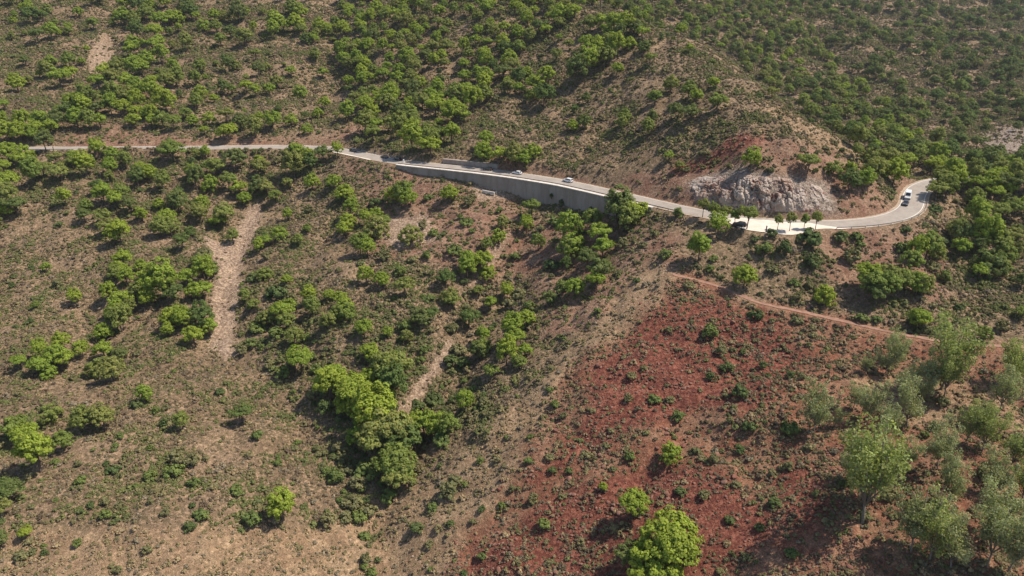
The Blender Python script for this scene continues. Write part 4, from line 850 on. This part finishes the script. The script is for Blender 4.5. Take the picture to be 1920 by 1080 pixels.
# middle-sized shrubs between the counted ones
n = 68000; x = rf.uniform(-420, 420, n); y = rf.uniform(100, 620, n); z = ground(x, y); px, py, t = project(x, y, z); rg = region(px, py, t, x, y)
_, rd_, _ = near_line(RD, RN, x, y, 40); _, pd_, _ = near_line(PATH, PN, x, y, 20)
th = fbm(x, y, 30, 4, 777)
THICK = [[(480,640),(560,660),(640,780),(665,900),(650,970),(605,900),(580,770),(500,700)],[(655,960),(715,960),(720,1100),(665,1100)],[(560,640),(700,640),(860,680),(930,740),(800,860),(735,960),(660,1010),(600,880)],[(440,480),(640,560),(640,720),(480,680)],[(880,560),(1100,440),(1180,430),(1150,520),(1000,640),(900,640)],[(0,270),(520,280),(480,400),(200,420),(0,360)],[(660,560),(860,560),(840,660),(660,660)]]
pr = np.clip(.05 + .16 * th, .012, .2)
for q_, pl in enumerate(THICK): pr = np.where(inpoly(px, py, pl), pr + (.75 if q_ < 3 else .16), pr)
pr = np.where(px > 1250, pr * .55, pr) * (1 - .75 * rg[0]) * (1 - .6 * rg[2]) * (1 - .7 * rg[3]) * (1 - .97 * rg[4]) * (1 - .7 * rg[5])
m = (rf.uniform(size=n) < pr) & (rd_ > 7.5) & (pd_ > 2.2) & (px > -100) & (px < 2020) & (py > -50) & (py < 1150) & ~((rd_ < 14) & (px > 1330) & (px < 1570))
x, y, z, t = [a_[m] for a_ in (x, y, z, t)]; n = len(x)
mids = np.stack([x, y, z - .05, rf.uniform(1.3, 3.2, n) * (.85 + .1 * t / 230), rf.uniform(0, 6.28, n), np.where(rf.uniform(size=n) < .62, 4, np.where(rf.uniform(size=n) < .6, 0, 8)) + rf.integers(0, 4, n)], 1)
scatter('undergrowth', mids, [[src('shrub_pattern', SMESH[h_][v_])] for h_ in range(3) for v_ in range(4)], 'olive undergrowth of middle-sized shrubs over the slopes and gully')
print('mids', len(mids))
scatter('low_scrub', low, LSRC, 'low dry scrub and grass tufts covering the hillsides')
print('scrub', len(low))
# stones
stone_red, nt, b = new_mat('red_stone', .9); g = node(nt, 'ShaderNodeNewGeometry'); oi = node(nt, 'ShaderNodeObjectInfo')
f1 = noise(nt, g.outputs['Position'], 1.2, 4, .6, .35, .65); c = mixc(nt, oi.outputs['Random'], (.165, .068, .046), (.26, .145, .105)); c = mixc(nt, f1, c, mixc(nt, .5, c, (.11, .042, .03))); nt.links.new(c, b.inputs['Base Color'])
stone_pale, nt, b = new_mat('pale_stone', .9); g = node(nt, 'ShaderNodeNewGeometry'); oi = node(nt, 'ShaderNodeObjectInfo')
f1 = noise(nt, g.outputs['Position'], 1.2, 4, .6, .35, .65); c = mixc(nt, oi.outputs['Random'], (.34, .245, .18), (.44, .35, .275)); c = mixc(nt, f1, c, mixc(nt, .4, c, (.24, .15, .1))); nt.links.new(c, b.inputs['Base Color'])
def rocks_of(m, seed):
    out = []
    for i in range(4):
        me = rock_geo(seed + i, 2); me.materials.append(m); out.append(me)
    return out
RR = rocks_of(stone_red, 500); RP = rocks_of(stone_pale, 520)
st = []; n = 150000
x = rf.uniform(-200, 230, n); y = rf.uniform(95, 420, n); z = ground(x, y); px, py, t = project(x, y, z); rg = region(px, py, t, x, y); _, rd_, _ = near_line(RD, RN, x, y, 40); _, pd_, _ = near_line(PATH, PN, x, y, 20)
lump = np.clip(.5 + 1.3 * fbm(x, y, 13, 3, 611), 0, 1.4)
pr = .42 * rg[0] * lump + .55 * rg[1] * lump + .20 * rg[2] + .5 * rg[4] + .22 * rg[5] + .02
inbay = (rd_ < 12.5) & (px > 1340) & (px < 1560) & (py > 405)
boul = []
for k in np.where((rf.uniform(0, 1, n) < pr) & (rd_ > 5.5) & (pd_ > 1.7) & ~inbay)[0]:
    redd = rg[0][k] + rg[1][k] > .5
    s = (.28 + .55 * rf.uniform() ** 2.5) * (1.25 if redd else .85)
    if redd and lump[k] > .75 and rf.uniform() < .08 and len(boul) < 180 and py[k] < 1085: boul.append((x[k], y[k], z[k], rf.uniform(.9, 1.9))); continue
    st.append((x[k], y[k], z[k] + .04, s, rf.uniform(0, 6.28), (0 if redd else 4) + rf.integers(4)))
scatter('loose_stones', st, [[src('stone_pattern', m)] for m in RR + RP], 'loose stones and rubble lying on the slopes')
print('stones', len(st), 'boulders', len(boul))
for k, (x, y, z, s) in enumerate(boul):
    o = link('boulder', RR[k % 4], loc=(x, y, z + s * .12)); o.scale = (s, s * rp.uniform(.75, 1), s * rp.uniform(.7, 1)); o.rotation_euler = (rp.uniform(-.3, .3), rp.uniform(-.3, .3), rp.uniform(0, 6.28))
    tag(o, ('large' if s > 1.4 else 'small') + ' angular red-brown boulder among the rubble of the red slope', 'boulder', 'boulders on the red slope')

# ------------------------------------------------------------------ tell look-alikes apart by their company and their distance from the road
things = [o for o in COL.objects if o.parent is None and o.get('category') in ('pine tree', 'shrub', 'eucalyptus tree') and o.get('group') and o.name.split('.')[0] != 'roadside_pine']
TX = np.array([o.location[:2] for o in things]); TW = np.array([o.scale[0] for o in things])
_, DR, _ = near_line(RD, RN, TX[:, 0], TX[:, 1], 400)
DD = np.hypot(TX[:, None, 0] - TX[None, :, 0], TX[:, None, 1] - TX[None, :, 1]) - .5 * (TW[:, None] + TW[None]); np.fill_diagonal(DD, 99)
closeby = (DD < .6).sum(1); ORD = ['nearest', 'second', 'third', 'fourth', 'fifth', 'sixth', 'seventh', 'eighth']
def sets():
    d = {}
    for k, o in enumerate(things): d.setdefault(o['label'], []).append(k)
    return d
for lb, ks in sets().items():
    if len(ks) > 1:
        for k in ks: things[k]['label'] = lb + (', alone' if closeby[k] == 0 else (', paired' if closeby[k] == 1 else ', clumped'))
for lb, ks in sets().items():
    if 1 < len(ks) <= 8:
        ks.sort(key=lambda k: DR[k])
        for r_, k in enumerate(ks): things[k]['label'] = lb + (', nearest the road' if r_ == 0 else f', {ORD[r_]} from road')

# ------------------------------------------------------------------ thin summer haze
hz_, nt, b = new_mat('haze'); nt.nodes.remove(b); pv = node(nt, 'ShaderNodeVolumePrincipled'); pv.inputs['Color'].default_value = (.86, .88, .92, 1); pv.inputs['Density'].default_value = .00006; pv.inputs['Anisotropy'].default_value = .3
nt.links.new(pv.outputs[0], nt.nodes['Material Output'].inputs['Volume'])
V, Fc = [], []; zl, zh = float(GZ.min()) - 1.5, float(max(GZ.max(), HC)) + 22; box(V, Fc, ((GX[0] + GX[-1]) / 2, (GY[-1] - 60) / 2, (zl + zh) / 2), (GX[-1] - GX[0] + 12, GY[-1] + 72, zh - zl))
tag(link('haze', mesh_of('haze', V, Fc, hz_)), 'thin pale haze in the warm air over the hills', kind='stuff')
